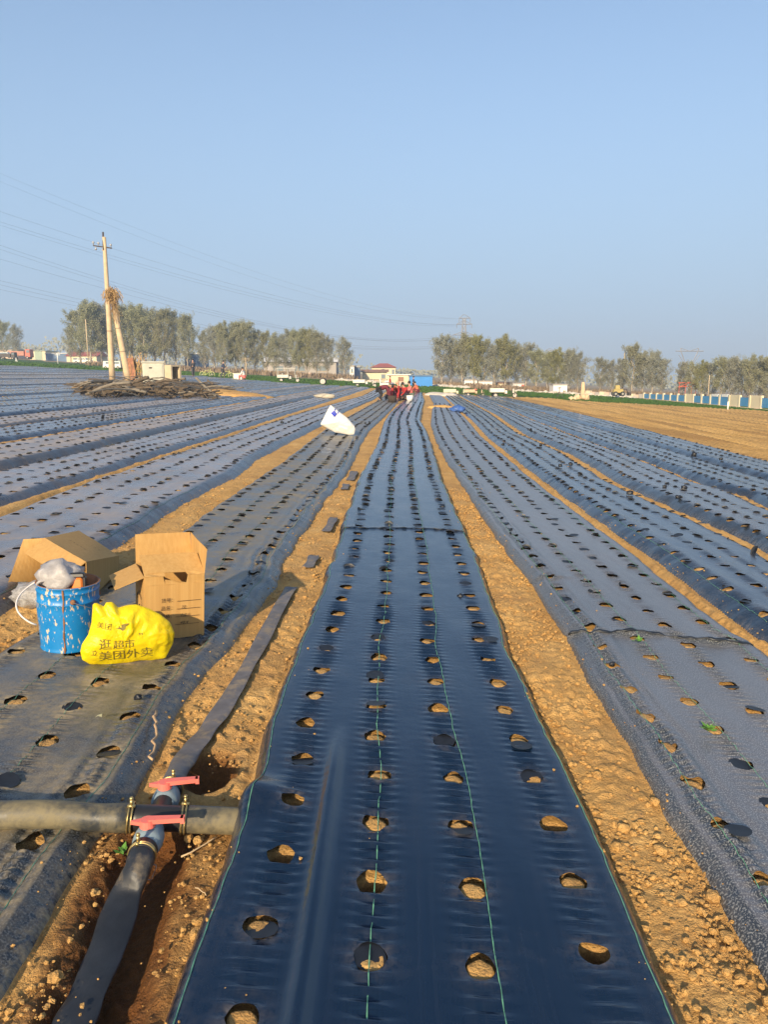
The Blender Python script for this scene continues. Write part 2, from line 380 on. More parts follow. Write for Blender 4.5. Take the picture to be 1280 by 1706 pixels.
bed('R4', off(edge('R3R', 4.7), .19), const_edge(5.76, 5, .05), .12, .2, 5, 61, MS_right, RW, (1, 1.1, 1.2, 1.05), 'low', 5, 'fourth film covered bed right of the centre strip, next to the outermost one')
bed('R5', const_edge(5.97, 6, .05), (np.array([0, 12, 22, 30, 40, 52, 62, 70]), np.array([7.3, 7.3, 7.45, 7.6, 7.5, 7.2, 6.9, 6.7])), .12, .2, 7, 61, MS_right, RW, (1, 1.1, 1.2, 1.05), 'low', 6, 'outermost film covered bed on the right, bordering the bare ploughed field')
bed('L1', edge('L1L', -1.9), edge('L1R', -.85), .048, .10, 1.3, 62, MS_L1, (.115, .375, .62, .855), (1.60, 1.62, 1.87, 1.81), 'hi', 7, 'dusty film strip first left of the centre strip, with the bucket standing on it')
bed('L2', edge('L2L', -3.6), edge('L2R', -2.3), .085, .2, 2.2, 64, MS_left, RW, (1, 1.1, 1.2, 1.05), 'mid', 8, 'second film strip left of the centre strip, passing behind the cardboard boxes')
cl = [(-5.18, -4.05), (-6.55, -5.34), (-8.10, -6.95), (-9.55, -8.33), (-11.0, -9.62), (-12.4, -11.12), (-13.8, -12.5)]
for i in range(24): cl.append((-15.25-1.44*i, -13.93-1.44*i))
for i, (a, b_) in enumerate(cl):
    n = i+3
    bed('L%d' % n, const_edge(a, 20+i), const_edge(b_, 60+i), (.075, .115, .09)[i % 3], .17, max(2.5, -b_*.72), 200, (MS_left, MS_leftB, MS_leftC, MS_left, MS_leftB)[(i*7+i//3) % 5], RW, (1, 1.1, 1.2, 1.05), 'low' if i < 5 else 'far', 10+i,
        '%s film covered bed to the left of the centre strip' % ORD[n])
def bed_d(b, X, Y):
    L = ev(b['L'], Y, b['seed']); R = ev(b['R'], Y, b['seed']+50)
    return np.minimum(X-L, R-X), L, R
def prof(b, d):
    t = np.clip(d/b['sh'], 0, 1); return b['hb']*(1-(1-t)**2.2)
def und(X, Y, seed):
    return .010*fbm(X*1.6, Y*.8, seed, 3)+.004*fbm(X*7, Y*2.5, seed+4, 2)
def holes_of(b, far=1e9):
    r = random.Random(b['seed']*7+1); out = []
    for k, s in enumerate(b['rows']):
        y = b['phase'][k]
        while y < b['y0']: y += .289
        j = 0
        while y > b['y0']+.289 and b['key'] in ('C', 'R1', 'L1'): y -= .289
        while y < min(b['y1'], far):
            yy = y+r.uniform(-.012, .012); L = float(ev(b['L'], yy, b['seed'])); R = float(ev(b['R'], yy, b['seed']+50))
            x = L+(R-L)*s+r.uniform(-.006, .006)
            out.append((x, yy, .041+r.uniform(-.004, .005), r.random(), k)); y += .289
    return out
for b in BEDS: b['holes'] = [] if b['res'] == 'far' else holes_of(b, {'hi': 40, 'mid': 40, 'low': 34}[b['res']])
# pipe crossing, trench and damp pit in shade in the left furrow
TR = [G(*p) for p in [(130, 1760), (190, 1600), (240, 1450), (262, 1400)]]
def seg_dist(X, Y, pts):
    best = np.full(np.shape(X), 9.0)
    for (x0, y0), (x1, y1) in zip(pts[:-1], pts[1:]):
        t = np.clip(((X-x0)*(x1-x0)+(Y-y0)*(y1-y0))/((x1-x0)**2+(y1-y0)**2), 0, 1)
        best = np.minimum(best, np.hypot(X-x0-t*(x1-x0), Y-y0-t*(y1-y0)))
    return best
PIT = G(350, 1282)
def crease(X, Y):     # long soft ridge in the near left part of the centre strip
    c = X-AZ*Y; cx = np.interp(Y, [1.3, 1.7, 2.7, 3.2], [-.245, -.255, -.285, -.29])
    return .030*np.exp(-((c-cx)/.026)**2)*(1-sst(2.5, 2.95, Y))
def sheet_z(b, X, Y, fine=True):
    d, L, R = bed_d(b, X, Y)
    z = prof(b, d)+und(X, Y, b['seed'])*np.clip(d/.05, .15, 1)
    if b['key'] == 'C':
        z = z+crease(X, Y)
        fy = 6.93+.06*np.sin(X*4)+.02*X
        z = z+.010*np.exp(-((Y-fy)/.03)**2)+.008*sst(fy, fy+.04, Y)
        z = z+.045*np.exp(-((Y-2.36)/.09)**2)*np.exp(-((X-L)/.16)**2)
    if b['key'] == 'R1':
        fy = 4.35-.12*(X-1.1)+.03*np.sin(X*9)
        z = z+.03*np.exp(-((Y-fy)/.03)**2)*(.6+.4*np.sin(X*14)) + .016*sst(fy, fy+.05, Y)
        z = z+.02*np.exp(-((Y-5.5)/.04)**2)*np.exp(-((X-L-.12)/.14)**2)
        dd = X-L; z = z+.012*np.exp(-((dd-.17-.03*np.sin(Y*2))/.03)**2)*np.sin(Y*3.1+1)
    if b['key'] == 'R1':
        dd = X-L; z = z+np.exp(-((dd-.13)/.11)**2)*.010*np.sin(dd*2*pi/.075+2.2*fbm(Y*1.1, dd*3, 90, 3)+Y*1.5)*(.25+.75*vn(Y*.9, dd*2, 91))
        z = z+.004*fbm(X*9+Y*2, Y*1.2, 92, 3)*np.clip(d/.06, 0, 1)
    if b['key'] == 'C': z = z+.0035*fbm(X*7, Y*1.5, 93, 3)*np.clip(d/.06, 0, 1)*(1-sst(6, 9, Y))
    if b['key'] == 'L1':
        dd = R-X; z = z+np.exp(-((dd-.14)/.12)**2)*.011*np.sin(dd*2*pi/.085+2.5*fbm(Y*1.2, dd*3, 94, 3)-Y*1.7)*(.2+.8*vn(Y*.9, dd*2, 95))
        z = z+.006*np.sin((X*1.0+Y*1.6)*11+3*fbm(X*2, Y*2, 96, 3))*vn(X*1.5, Y*1.5, 97)**2*np.clip(d/.08, 0, 1)
        dd = R-X; z = z+.014*np.exp(-((dd-.12-.03*np.sin(Y*2.3))/.025)**2)*(.5+.5*np.sin(Y*2.7))
        z = z+.010*fbm(X*3+Y*1.5, Y*3, 77, 3)*np.clip(d/.1, 0, 1)
    if b['key'][0] == 'L' and b['key'] != 'L1' or b['key'] in ('R3', 'R4', 'R5'):
        z = z+.014*fbm(X*3+b['seed'], Y*.7, 79, 3)*np.clip(d/.12, 0, 1)
    if b['key'] in ('L2', 'R2'):
        z = z+.012*fbm(X*5, Y*1.3, 78, 3)*np.clip(d/.1, 0, 1)
    if fine:
        dr = np.full(np.shape(X), 9.0)
        for s in b['rows']: dr = np.minimum(dr, np.abs(X-(L+(R-L)*s)))
        rip = np.exp(-(dr/.05)**2)
        lam = 2*pi/.047
        z = z+.0055*rip*np.sin(Y*lam+2.5*fbm(X*4, Y*4, b['seed']+8, 2)+8*X)*(1-sst(5.5, 8, Y))*(.5+vn(X*2, Y*3, 4))
        return z, rip
    return z
def ZS(key, x, y):
    for b in BEDS:
        if b['key'] == key: return float(sheet_z(b, np.array([x]), np.array([y]), False)[0])-S*x

# ------------------------------------------------------------------ the ground
def ground():
    rows = [0.95]; 
    while rows[-1] < 420:
        y = rows[-1]; k = .0038 if y < 7 else .0075 if y < 20 else .014 if y < 110 else .04
        rows.append(y*(1+k))
    Yr = np.array(rows)
    tc = np.concatenate([np.linspace(-1.7, -.60, 50, endpoint=False), np.linspace(-.60, .60, 400), np.linspace(.60, 1.7, 51)[1:]])
    Y = np.repeat(Yr[:, None], len(tc), 1); X = Y*tc[None, :]
    z = np.zeros_like(X); wet_shade = np.zeros_like(X); dmin = np.full(X.shape, -9.0)
    for b in BEDS:
        b['y1'] = min(b['y1'], float(yend(b['L'][1][-1]+AZ*75)))
        d, L, R = bed_d(b, X, Y); d = np.where(Y > b['y1'], -9, d)
        ins = d > 0
        zz = prof(b, d)+und(X, Y, b['seed'])*np.clip(d/.05, .15, 1)
        if b['key'] == 'L1': zz = zz+np.minimum(0, .010*fbm(X*3+Y*1.5, Y*3, 77, 3)*np.clip(d/.1, 0, 1))
        zz = zz-.024*sst(0, .035, d)-.006-.03*sst(12, 40, Y)
        z = np.where(ins, zz, z); dmin = np.maximum(dmin, d)
    out = np.clip(-dmin, 0, 9); C = X-AZ*Y
    w1, h1 = worley(X*16+fbm(X*9, Y*9, 3, 2), Y*16, 11); w2, h2_ = worley(X*42, Y*42, 12)
    lumps = (.62-w1)*.026*(h1 > .45)*vn(X*2.5, Y*2.5, 15)*1.7+(.5-w2)*.008*(h2_ > .3)
    soil = .012*fbm(X*2.2, Y*2.2, 31, 5)+.010*fbm(X*8, Y*8, 35, 4)+np.maximum(lumps, -.004)*(1+.3*np.clip(Y-20, 0, 40)/40)
    soil += .010*np.clip(out/.15, 0, 1)
    fur = (dmin <= 0)
    z = np.where(fur, -.012+soil*sst(0, .045, out)+.045*sst(0, .1, out)*((C < -3.6) & (C > -48) | (C > 1.6) & (C < 8)), z)
    # trench, pit, pipe groove
    near = Y < 4
    td = seg_dist(X, Y, TR); wob = .04*fbm(X*12, Y*9, 5, 4)
    z = z-np.where(near & (C < -.56), .080*(1-sst(.035, .155, td+wob)), 0)
    pd = np.hypot((X-PIT[0])/.115, (Y-PIT[1])/.17)+wob*3
    z = z-np.where(near, .10*(1-sst(.35, 1.05, pd)), 0)
    wet_shade = np.where(near, np.maximum(1.0*(1-sst(.09, .25, td+wob*2.0))*(1-sst(2.28, 2.45, Y)), .95*(1-sst(.7, 1.12, pd))), 0)  # trench damp; in the pit, damp and its shade painted together
    wet_shade = np.maximum(wet_shade, np.where(near & (C < -.57) & (C > -1.05), .55*(1-sst(.05, .17, abs(Y-2.22+wob))), 0))
    wet_shade = np.where(dmin > .01, 0, wet_shade); 
    # holes: soil filled up to the film, or hollow
    for b in BEDS:
        for (hx, hy, hr, q, k) in b['holes']:
            if hy > 16: continue
            i0 = np.searchsorted(Yr, hy-.09); i1 = np.searchsorted(Yr, hy+.09)+1
            t0 = hx/hy; w = .10/hy
            j0 = np.searchsorted(tc, t0-w); j1 = np.searchsorted(tc, t0+w)+1
            if i1 <= i0 or j1 <= j0: continue
            sx = X[i0:i1, j0:j1]; sy = Y[i0:i1, j0:j1]; r = np.hypot(sx-hx, sy-hy)
            deep = (q > .72) or (b['key'] == 'C' and k == 0 and 1.9 < hy < 3.1)
            if deep: z[i0:i1, j0:j1] -= .045*(1-sst(.03, .06, r)); wet_shade[i0:i1, j0:j1] = np.maximum(wet_shade[i0:i1, j0:j1], .8*(1-sst(.04, .06, r)))  # shade inside a hollow hole painted as darker soil
            else: z[i0:i1, j0:j1] += (.020+.006*fbm(sx*50, sy*50, 3, 2)+.003)*(1-sst(.030, .046, r))
    # ploughed land on the right
    r5 = ev(BEDS[5]['R'], Y, BEDS[5]['seed']+50)
    pl = (X > r5+.35) & (Y < yend(X))
    pz = .07*np.sin(C*2*pi/.62+2*fbm(X*.5, Y*.1, 8, 2))+.05*fbm(C*1.2, Y*.12, 9, 4)+.03*fbm(X*5, Y*3, 10, 4)
    z = np.where(pl, (.03+pz)*sst(.35, .9, X-r5), z)
    gr = (Y >= yend(X)) & (Y < ygreen(X))
    z = np.where(gr, .03+.04*fbm(X*.9, Y*.9, 14, 4), z); z = np.where(Y >= ygreen(X), .03+.25*fbm(X*.15, Y*.15, 16, 5), z)
    z = z*1.0-S*X
    nr, nc = X.shape
    idx = np.arange(nr*nc).reshape(nr, nc)
    q = np.stack([idx[:-1, :-1], idx[:-1, 1:], idx[1:, 1:], idx[1:, :-1]], -1)
    co = np.stack([X, Y, z], -1).reshape(-1, 3)
    fp = pl[:-1, :-1]; fg = gr[:-1, :-1]; fv = (Y >= ygreen(X))[:-1, :-1]
    def sub(name, mask, mat, kind='structure'):
        qq = q[mask]; u, inv = np.unique(qq.ravel(), return_inverse=True)
        me = npmesh(name, co[u], inv.reshape(-1, 4), mat, attrs={'wet_shade': wet_shade.ravel()[u]}); link(name, me, kind=kind)
    sub('soil_ground', ~fp & ~fg & ~fv, M_soil); sub('ploughed_field', fp, M_plough); sub('wheat_field', fg, M_wheat); sub('dry_verge', fv, M_verge)
m, t, b = newmat('dry_verge'); geo = t.nodes.new('ShaderNodeNewGeometry').outputs['Position']
c = ramp(t, noise(t, geo, .2, 6, .65), [(.35, (.24, .16, .09)), (.5, (.30, .21, .12)), (.62, (.13, .13, .05))]).outputs[0]
t.links.new(c, b.inputs['Base Color']); b.inputs['Roughness'].default_value = .95; bump(t, b, noise(t, geo, 3, 5, .7), .2, 1); M_verge = m
ground()
mb = MB(); n = 12
for i in range(n):          # wide base sheet to the horizon, under everything
    for j in range(n):
        x0 = -1500+3000*i/n; x1 = -1500+3000*(i+1)/n; y0 = -300+2300*j/n; y1 = -300+2300*(j+1)/n
        q = [(x0, y0), (x1, y0), (x1, y1), (x0, y1)]; mb.add([(x, y, -S*max(-600, min(600, x))-.35) for x, y in q], [(0, 1, 2, 3)])
mb.build('far_ground', M_verge, kind='structure')

# ------------------------------------------------------------------ film sheets with cut holes, threads and flaps
def flap_mesh(seed, kind):
    r = random.Random(seed); m = MB(); rr = .043; n = 7
    a0 = {'stand': r.uniform(1.0, 1.8), 'flat': r.uniform(2.9, 3.06), 'cover': r.uniform(.12, .5), 'tall': 1.3}[kind]
    ln = {'stand': r.uniform(.35, .65), 'flat': 1.25, 'cover': 1.4, 'tall': 2.0}[kind]
    vs = []; fs = []
    for i in range(n+1):
        t = pi*i/n; y = -rr*cos(t); dd = ln*rr*sin(t)
        for k in range(4):
            f = k/3; a = a0*(.55+.45*f)+.25*sin(3*t)*f; 
            vs.append((dd*f*cos(a), y*(1-.10*f), dd*f*sin(a)+.002+.004*f))
    for i in range(n):
        for k in range(3):
            a = i*4+k; fs.append((a, a+4, a+5, a+1))
    m.add(vs, fs); return m
def disc_mesh(seed, tilt_):     # a cut-out disc still hanging in its hole or lying beside it
    r = random.Random(seed+50); m = MB(); rr = .043; vs = []; bend = r.uniform(.3, 1.0)
    for j in range(4):
        for k in range(14):
            a = 2*pi*k/14; q = rr*(j/3)*(1+.05*sin(3*a+seed)); x = q*cos(a)+rr*.8; y = q*sin(a); vs.append((x*cos(tilt_*.6), y, x*sin(tilt_)*.5+bend*8*x*x*(1 if tilt_ > 0 else -.4)*.25+.002+.05*y*y/rr*bend))
    fs = [(j*14+k, j*14+(k+1) % 14, (j+1)*14+(k+1) % 14, (j+1)*14+k) for j in range(3) for k in range(14)]
    m.add(vs, fs); return m
FL = {k: [flap_mesh(s, k) for s in range(4)] for k in ('stand', 'flat', 'cover', 'tall')}
FL['cover'] = [disc_mesh(s, (-.28, -.15, .10, -.40)[s]) for s in range(4)]; FL['flat'] = [disc_mesh(s+9, (.05, .12, .03, .2)[s]) for s in range(4)]
FLM = {k: [f.mesh('flap', M_flap, True) for f in FL[k]] for k in FL}
BO = {}
def build_sheet(b):
    res = b['res']
    nu = {'hi': 84, 'mid': 40, 'low': 24, 'far': 9}[res]
    ys = [b['y0']]
    while ys[-1] < b['y1']:
        y = ys[-1]
        if res == 'hi': dv = .0125 if y < 4.6 else .02 if y < 9 else .04 if y < 20 else .1
        elif res == 'mid': dv = .022 if y < 8 else .035 if y < 14 else .06 if y < 26 else .15
        elif res == 'low': dv = .05 if y < 15 else .08 if y < 34 else .3
        else: dv = .4
        ys.append(min(y+dv, b['y1']) if b['y1']-y > dv*1.2 else b['y1'])
    Yr = np.array(ys); L = ev(b['L'], Yr, b['seed']); R = ev(b['R'], Yr, b['seed']+50)
    u = np.linspace(0, 1, nu+1)
    X = L[:, None]+(R-L)[:, None]*u[None, :]; Y = np.repeat(Yr[:, None], nu+1, 1)
    fc = np.ones((len(Yr)-1, nu), bool); HX = np.zeros_like(X); HY = np.zeros_like(X); HR = np.zeros_like(X)
    cx = (X[:-1, :-1]+X[1:, 1:])/2; cy = (Y[:-1, :-1]+Y[1:, 1:])/2
    for (hx, hy, hr, q, k) in b['holes']:
        i0 = max(0, np.searchsorted(Yr, hy-.12)-1); i1 = min(len(Yr)-1, np.searchsorted(Yr, hy+.12)+1)
        r = np.hypot(cx[i0:i1]-hx, cy[i0:i1]-hy); fc[i0:i1][r < hr] = False
        rv = np.hypot(X[i0:i1+1]-hx, Y[i0:i1+1]-hy); m = rv < .12
        HX[i0:i1+1][m] = hx; HY[i0:i1+1][m] = hy; HR[i0:i1+1][m] = hr
    kept = np.zeros(X.shape, bool); rem = np.zeros(X.shape, bool)
    for di in (0, 1):
        for dj in (0, 1):
            kept[di:di+fc.shape[0], dj:dj+nu] |= fc; rem[di:di+fc.shape[0], dj:dj+nu] |= ~fc
    m = kept & rem & (HR > 0); dx = X-HX; dy = Y-HY; r = np.hypot(dx, dy)+1e-9
    X2 = np.where(m, HX+dx/r*HR, X); Y2 = np.where(m, HY+dy/r*HR, Y)
    z, rip = sheet_z(b, X2, Y2)
    dE = np.minimum(X2-L[:, None], R[:, None]-X2); dusty = np.exp(-(np.clip(dE, 0, 9)/.045)**1.3)*np.clip(.2+1.3*vn(X2*3, Y2*2.2, b['seed']+3), 0, 1)
    dh = np.where(HR > 0, np.hypot(X2-HX, Y2-HY)-HR, 9); dusty = np.clip(dusty+.75*np.exp(-np.clip(dh, 0, 9)/.022)*(vn(HX*9, HY*9, 3) > .35), 0, 1)
    lip = np.where(m & (Y < 12), .0025*np.sin(np.arctan2(dy, dx)*2+HX*99), 0)
    z = z+lip-S*X2
    # the hem hangs down to the soil
    z[:, 0] -= .012; z[:, -1] -= .012
    idx = np.arange(X.size).reshape(X.shape)
    q = np.stack([idx[:-1, :-1], idx[:-1, 1:], idx[1:, 1:], idx[1:, :-1]], -1)[fc]
    co = np.stack([X2, Y2, z], -1).reshape(-1, 3)
    uv = np.stack([(X2-L[:, None])+b['seed']*3.7, Y2], -1).reshape(-1, 2)
    me = npmesh('film_covered_bed', co, q, b['mat'], uv=uv, attrs={'ripple': rip.ravel(), 'dusty': dusty.ravel()})
    grp = 'beds covered with black woven film'
    o = link('film_covered_bed', me, label=b['label'], cat='film bed', group=grp); BO[b['key']] = o
    rng = random.Random(b['seed']+900)
    # flaps
    stuff = MB(); nfl = 0
    HZS = sheet_z(b, np.array([h[0] for h in b['holes']]), np.array([h[1] for h in b['holes']]), False) if b['holes'] else []
    for hi_, (hx, hy, hr, q, k) in enumerate(b['holes']):
        p = .38 if hy < 5 else .42 if hy < 7 else .8
        if rng.random() > p: continue
        if hy < 5: kind = rng.choices(['cover', 'flat', 'stand'], [8, 2, .25])[0]
        elif hy < 8: kind = rng.choices(['cover', 'flat', 'stand', 'tall'], [6, 2, 1.5, .03])[0]
        else: kind = rng.choices(['cover', 'flat', 'stand', 'tall'], [3, 1, 5, .03])[0]
        a = rng.choice([pi/2*3, pi/2*3, 0, pi/2])+rng.uniform(-.6, .6) if hy < 8 else -pi/2+rng.uniform(-.5, .5)
        v = rng.randrange(4)
        hz = float(HZS[hi_])-S*hx
        e = -hr*.9
        if kind == 'flat': e = hr*.5
        if kind == 'cover': e = -hr*rng.uniform(.85, 1.15)
        M = Matrix.Translation((hx+cos(a)*e, hy+sin(a)*e, hz)) @ TILT @ Matrix.Rotation(a, 4, 'Z')
        if hy < 9.5 and b['res'] in ('hi', 'mid') and nfl < 290:
            f = link('flap', FLM[kind][v]); f.parent = o; f.matrix_world = M; nfl += 1
        elif hy < 22: stuff.add([M @ Vector(p_) for p_ in FL[kind][v].v], FL[kind][v].f)
        else:
            w = .045; h = rng.uniform(.006, .015)
            stuff.add([M @ Vector((0, -w, 0)), M @ Vector((.012, w, 0)), M @ Vector((0, w*.7, h)), M @ Vector((.01, -w*.8, h*.8))], [(0, 1, 2, 3)])
    # where holes are too far to cut, only the upright flaps of the rows read
    if b['key'] != 'C' or True:
        ys0 = max([h[1] for h in b['holes']]+[b['y0']])
        if b['holes'] == []: ys0 = b['y0']
        y = ys0+.3
        step = .29
        for k, s in enumerate(b['rows']):
            y = ys0+.3+k*.07
            while y < b['y1']-.3:
                st = step if y < 60 else .6
                L_ = float(np.interp(y, Yr, L)); R_ = float(np.interp(y, Yr, R)); x = L_+(R_-L_)*s+rng.uniform(-.012, .012)
                if rng.random() < .85 and not (b['res'] == 'far' and rng.random() < .2):
                    t_ = np.clip(min(x-L_, R_-x)/b['sh'], 0, 1); zz = b['hb']*(1-(1-t_)**2.2)-S*x
                    w = rng.uniform(.035, .06); h = rng.uniform(.006, .018)
                    stuff.add([(x-w, y, zz-.004), (x+w, y+.01, zz-.004-S*w), (x+w*.7, y+.012, zz+h), (x-w*.8, y, zz+h*.8)], [(0, 1, 2, 3)])
                y += st
    if stuff.v: stuff.build('flap', M_flap, o, kind='stuff')
    # stitched marker threads
    th = {'C': (.045, .39, .648, .962), 'R1': (.10, .37, .86), 'L1': (.905, .60, .36), 'R2': (.10,), 'L2': (.93,)}.get(b['key'], ())
    for s in th:
        yy = np.arange(b['y0']+.02, 13 if b['key'] in ('C', 'R1', 'L1') else 9, .03); Lx = ev(b['L'], yy, b['seed']); Rx = ev(b['R'], yy, b['seed']+50)
        xx = Lx+(Rx-Lx)*s+.004*np.sin(yy*3); zz, _ = sheet_z(b, xx, yy); zz = zz-S*xx+.0022
        w = .0012 if b['key'] == 'C' else .0009
        vs = []; fs = []
        for i in range(len(yy)):
            tw = .0006*(i % 2)
            vs += [(xx[i]-w-tw, yy[i], zz[i]), (xx[i], yy[i], zz[i]+.0015), (xx[i]+w+tw, yy[i], zz[i])]
        for i in range(len(yy)-1): fs += [(3*i, 3*i+1, 3*i+4, 3*i+3), (3*i+1, 3*i+2, 3*i+5, 3*i+4)]
        mm = MB(); mm.add(vs, fs); mm.build('thread', M_thread, o)
    return o
for b in BEDS: build_sheet(b)
# transverse folds where two lengths of film overlap
def fold(key, fy, amp, x0f=.01, x1f=.99, w=.02):
    b = [q for q in BEDS if q['key'] == key][0]; m = MB(); pts = []
    for i in range(61):
        s = x0f+(x1f-x0f)*i/60; y0 = fy(0.0) if False else 0
        L = float(ev(b['L'], fy(0), b['seed'])); R = float(ev(b['R'], fy(0), b['seed']+50)); x = L+(R-L)*s; y = fy(x)
        z = float(sheet_z(b, np.array([x]), np.array([y]), False)[0])-S*x+.001+.003*sin(i*1.3)
        pts.append((x, y-.012+.004*sin(i*.9), z))
    m.tube(pts, [w*(.6+.3*sin(i*.7)+.15*sin(i*2.1)) for i in range(61)], 6, flat=.55)
    m.build('overlap_fold', M_fold, BO[key], smooth=True)
fold('C', lambda x: 6.93+.06*sin(x*4)+.02*x, .02, w=.011)
fold('R1', lambda x: 4.35-.12*(x-1.1)+.03*sin(x*9), .02, w=.016)

# loose clods in the near furrows
def clods():
    r = random.Random(4); big = MB(); 
    bC, bR, bL = BEDS[0], BEDS[1], BEDS[6]
    def furrow(y, side):
        if side > 0: return float(ev(bC['R'], y, bC['seed']+50)), float(ev(bR['L'], y, bR['seed']))
        if side < 0: return float(ev(bL['R'], y, bL['seed']+50)), float(ev(bC['L'], y, bC['seed']))
        q = BEDS[7]; return float(ev(q['R'], y, q['seed']+50)), float(ev(bL['L'], y, bL['seed']))
    rg = np.random.RandomState(7); N = 18000
    ys_ = 1.3+rg.rand(N)**1.9*9; side_ = rg.choice([1, 1, 1, -1, -1, 0], N); q7 = BEDS[7]
    aR = ev(bC['R'], ys_, bC['seed']+50); bRl = ev(bR['L'], ys_, bR['seed']); aL = ev(bL['R'], ys_, bL['seed']+50); bLc = ev(bC['L'], ys_, bC['seed']); a0 = ev(q7['R'], ys_, q7['seed']+50); b0_ = ev(bL['L'], ys_, bL['seed'])
    A_ = np.where(side_ > 0, aR, np.where(side_ < 0, aL, a0)); B_ = np.where(side_ > 0, bRl, np.where(side_ < 0, bLc, b0_))
    wide = (rg.rand(N) > .9)*.03; xs_ = A_+.005-wide+(B_-A_-.01+2*wide)*rg.rand(N)
    keep = (vn(xs_*5, ys_*5, 22) > .38) | (rg.rand(N) > .8)
    tr_ = (side_ < 0) & (ys_ < 2.6) & ((seg_dist(xs_, ys_, TR) < .10) | (np.hypot(xs_-PIT[0], ys_-PIT[1]) < .13)) & (rg.rand(N) < .85); keep &= ~tr_
    fz = .008*fbm(xs_*8, ys_*8, 35, 3); n = 0
    for i in np.nonzero(keep)[0]:
        x, y = float(xs_[i]), float(ys_[i]); s = .0022+.010*r.random()**3.4+(.016*r.random() if r.random() < .022 else 0)
        if side_[i] < 0: s *= .8
        big.blob((x, y, -S*x-.004+s*.5+float(fz[i])), (s*r.uniform(.8, 1.3), s*r.uniform(.8, 1.3), s*r.uniform(.55, .9)), 2 if s > .013 else 1, .2 if s > .013 else .32, r)
        n += 1
        if n > 9000: break
    big.build('soil_clods', M_clod, kind='stuff', smooth=False)
    sp = MB(); cand = []
    for b in (BEDS[0], BEDS[1], BEDS[6], BEDS[7], BEDS[2]):
        for k in range(520 if b is not BEDS[0] else 260):
            y = max(1.3, b['y0'])+r.random()**1.8*8; L = float(ev(b['L'], y, b['seed'])); R_ = float(ev(b['R'], y, b['seed']+50))
            if r.random() < .55: d_ = abs(r.gauss(0, .035)); x = L+d_ if r.random() < .5 else R_-d_
            else:
                hs = r.choice(b['holes'][:240]); x = hs[0]+r.gauss(0, .05); y = hs[1]+r.gauss(0, .05)
                if math.hypot(x-hs[0], y-hs[1]) < hs[2]: continue
            if not (L+.005 < x < R_-.005) or y > 10: continue
            cand.append((b, x, y))
    for b in (BEDS[0], BEDS[1], BEDS[6], BEDS[7], BEDS[2]):
        cs = [(x, y) for (bb, x, y) in cand if bb is b]
        if not cs: continue
        zs_ = sheet_z(b, np.array([c[0] for c in cs]), np.array([c[1] for c in cs]), False)
        for (x, y), z_ in zip(cs, zs_):
            s = .0015+.006*r.random()**3.5; sp.blob((x, y, float(z_)-S*x+s*.4), (s, s, s*.7), 1, .3, r)
    sp.build('soil_crumbs', M_clod, kind='stuff', smooth=False)
clods()

# ------------------------------------------------------------------ foreground things
M_card = None
def mat_card():
    m, t, b = newmat('cardboard'); tc = t.nodes.new('ShaderNodeTexCoord').outputs['Object']
    mp = nd(t, 'ShaderNodeMapping', {'Vector': tc, 'Scale': (60, 60, 1.5)}).outputs[0]
    n = noise(t, mp, 1.0, 3, .5); n2 = noise(t, tc, 5, 5, .6)
    c = ramp(t, n, [(.35, (.45, .26, .085)), (.65, (.51, .31, .11))]).outputs[0]
    c = mixc(t, mth(t, 'MULTIPLY', n2, .35), c, (.40, .235, .09)); t.links.new(c, b.inputs['Base Color'])
    b.inputs['Roughness'].default_value = .8; b.inputs['Specular IOR Level'].default_value = .25
    bump(t, b, mth(t, 'ADD', n, mth(t, 'MULTIPLY', n2, 2)), .0015, .6); return m
M_card = mat_card(); M_ink = simple('dark_print_ink', (.05, .028, .015), .8, .3, 90); M_ink2 = simple('grey_olive_print_ink', (.16, .12, .015), .7, .35, 60)
def panel(mb, pts, th=.004):
    p = [Vector(q) for q in pts]; n = (p[1]-p[0]).cross(p[3]-p[0]).normalized()*th/2
    nx, ny = 10, 8; vs = []
    for s in (1, -1):
        for j in range(ny+1):
            for i in range(nx+1):
                u = i/nx; v = j/ny; q = p[0].lerp(p[1], u).lerp(p[3].lerp(p[2], u), v)
                w = .0025*sin(u*5+v*3+p[0].x*9)*sin(pi*u)*1.0
                vs.append(q+n*s+n.normalized()*w)
    N = (nx+1)*(ny+1); fs = []
    for j in range(ny):
        for i in range(nx):
            a = j*(nx+1)+i; fs.append((a, a+1, a+nx+2, a+nx+1)); fs.append((N+a+nx+1, N+a+nx+2, N+a+1, N+a))
    for i in range(nx):
        a = i; fs.append((a, N+a, N+a+1, a+1)); a = ny*(nx+1)+i; fs.append((a, a+1, N+a+1, N+a))
    for j in range(ny):
        a = j*(nx+1); c2 = a+nx+1; fs.append((a, c2, N+c2, N+a)); a += nx; c2 = a+nx+1; fs.append((a, N+a, N+c2, c2))
    mb.add(vs, fs)
def text_geo(s, size):
    cu = bpy.data.curves.new('t', 'FONT'); cu.body = s; cu.size = size; cu.resolution_u = 2
    o = bpy.data.objects.new('t', cu); COL.objects.link(o); bpy.context.view_layer.update()
    dg = bpy.context.evaluated_depsgraph_get(); me = bpy.data.meshes.new_from_object(o.evaluated_get(dg))
    vs = [tuple(v.co) for v in me.vertices]; fs = [tuple(p.vertices) for p in me.polygons]
    bpy.data.objects.remove(o); bpy.data.meshes.remove(me); return vs, fs
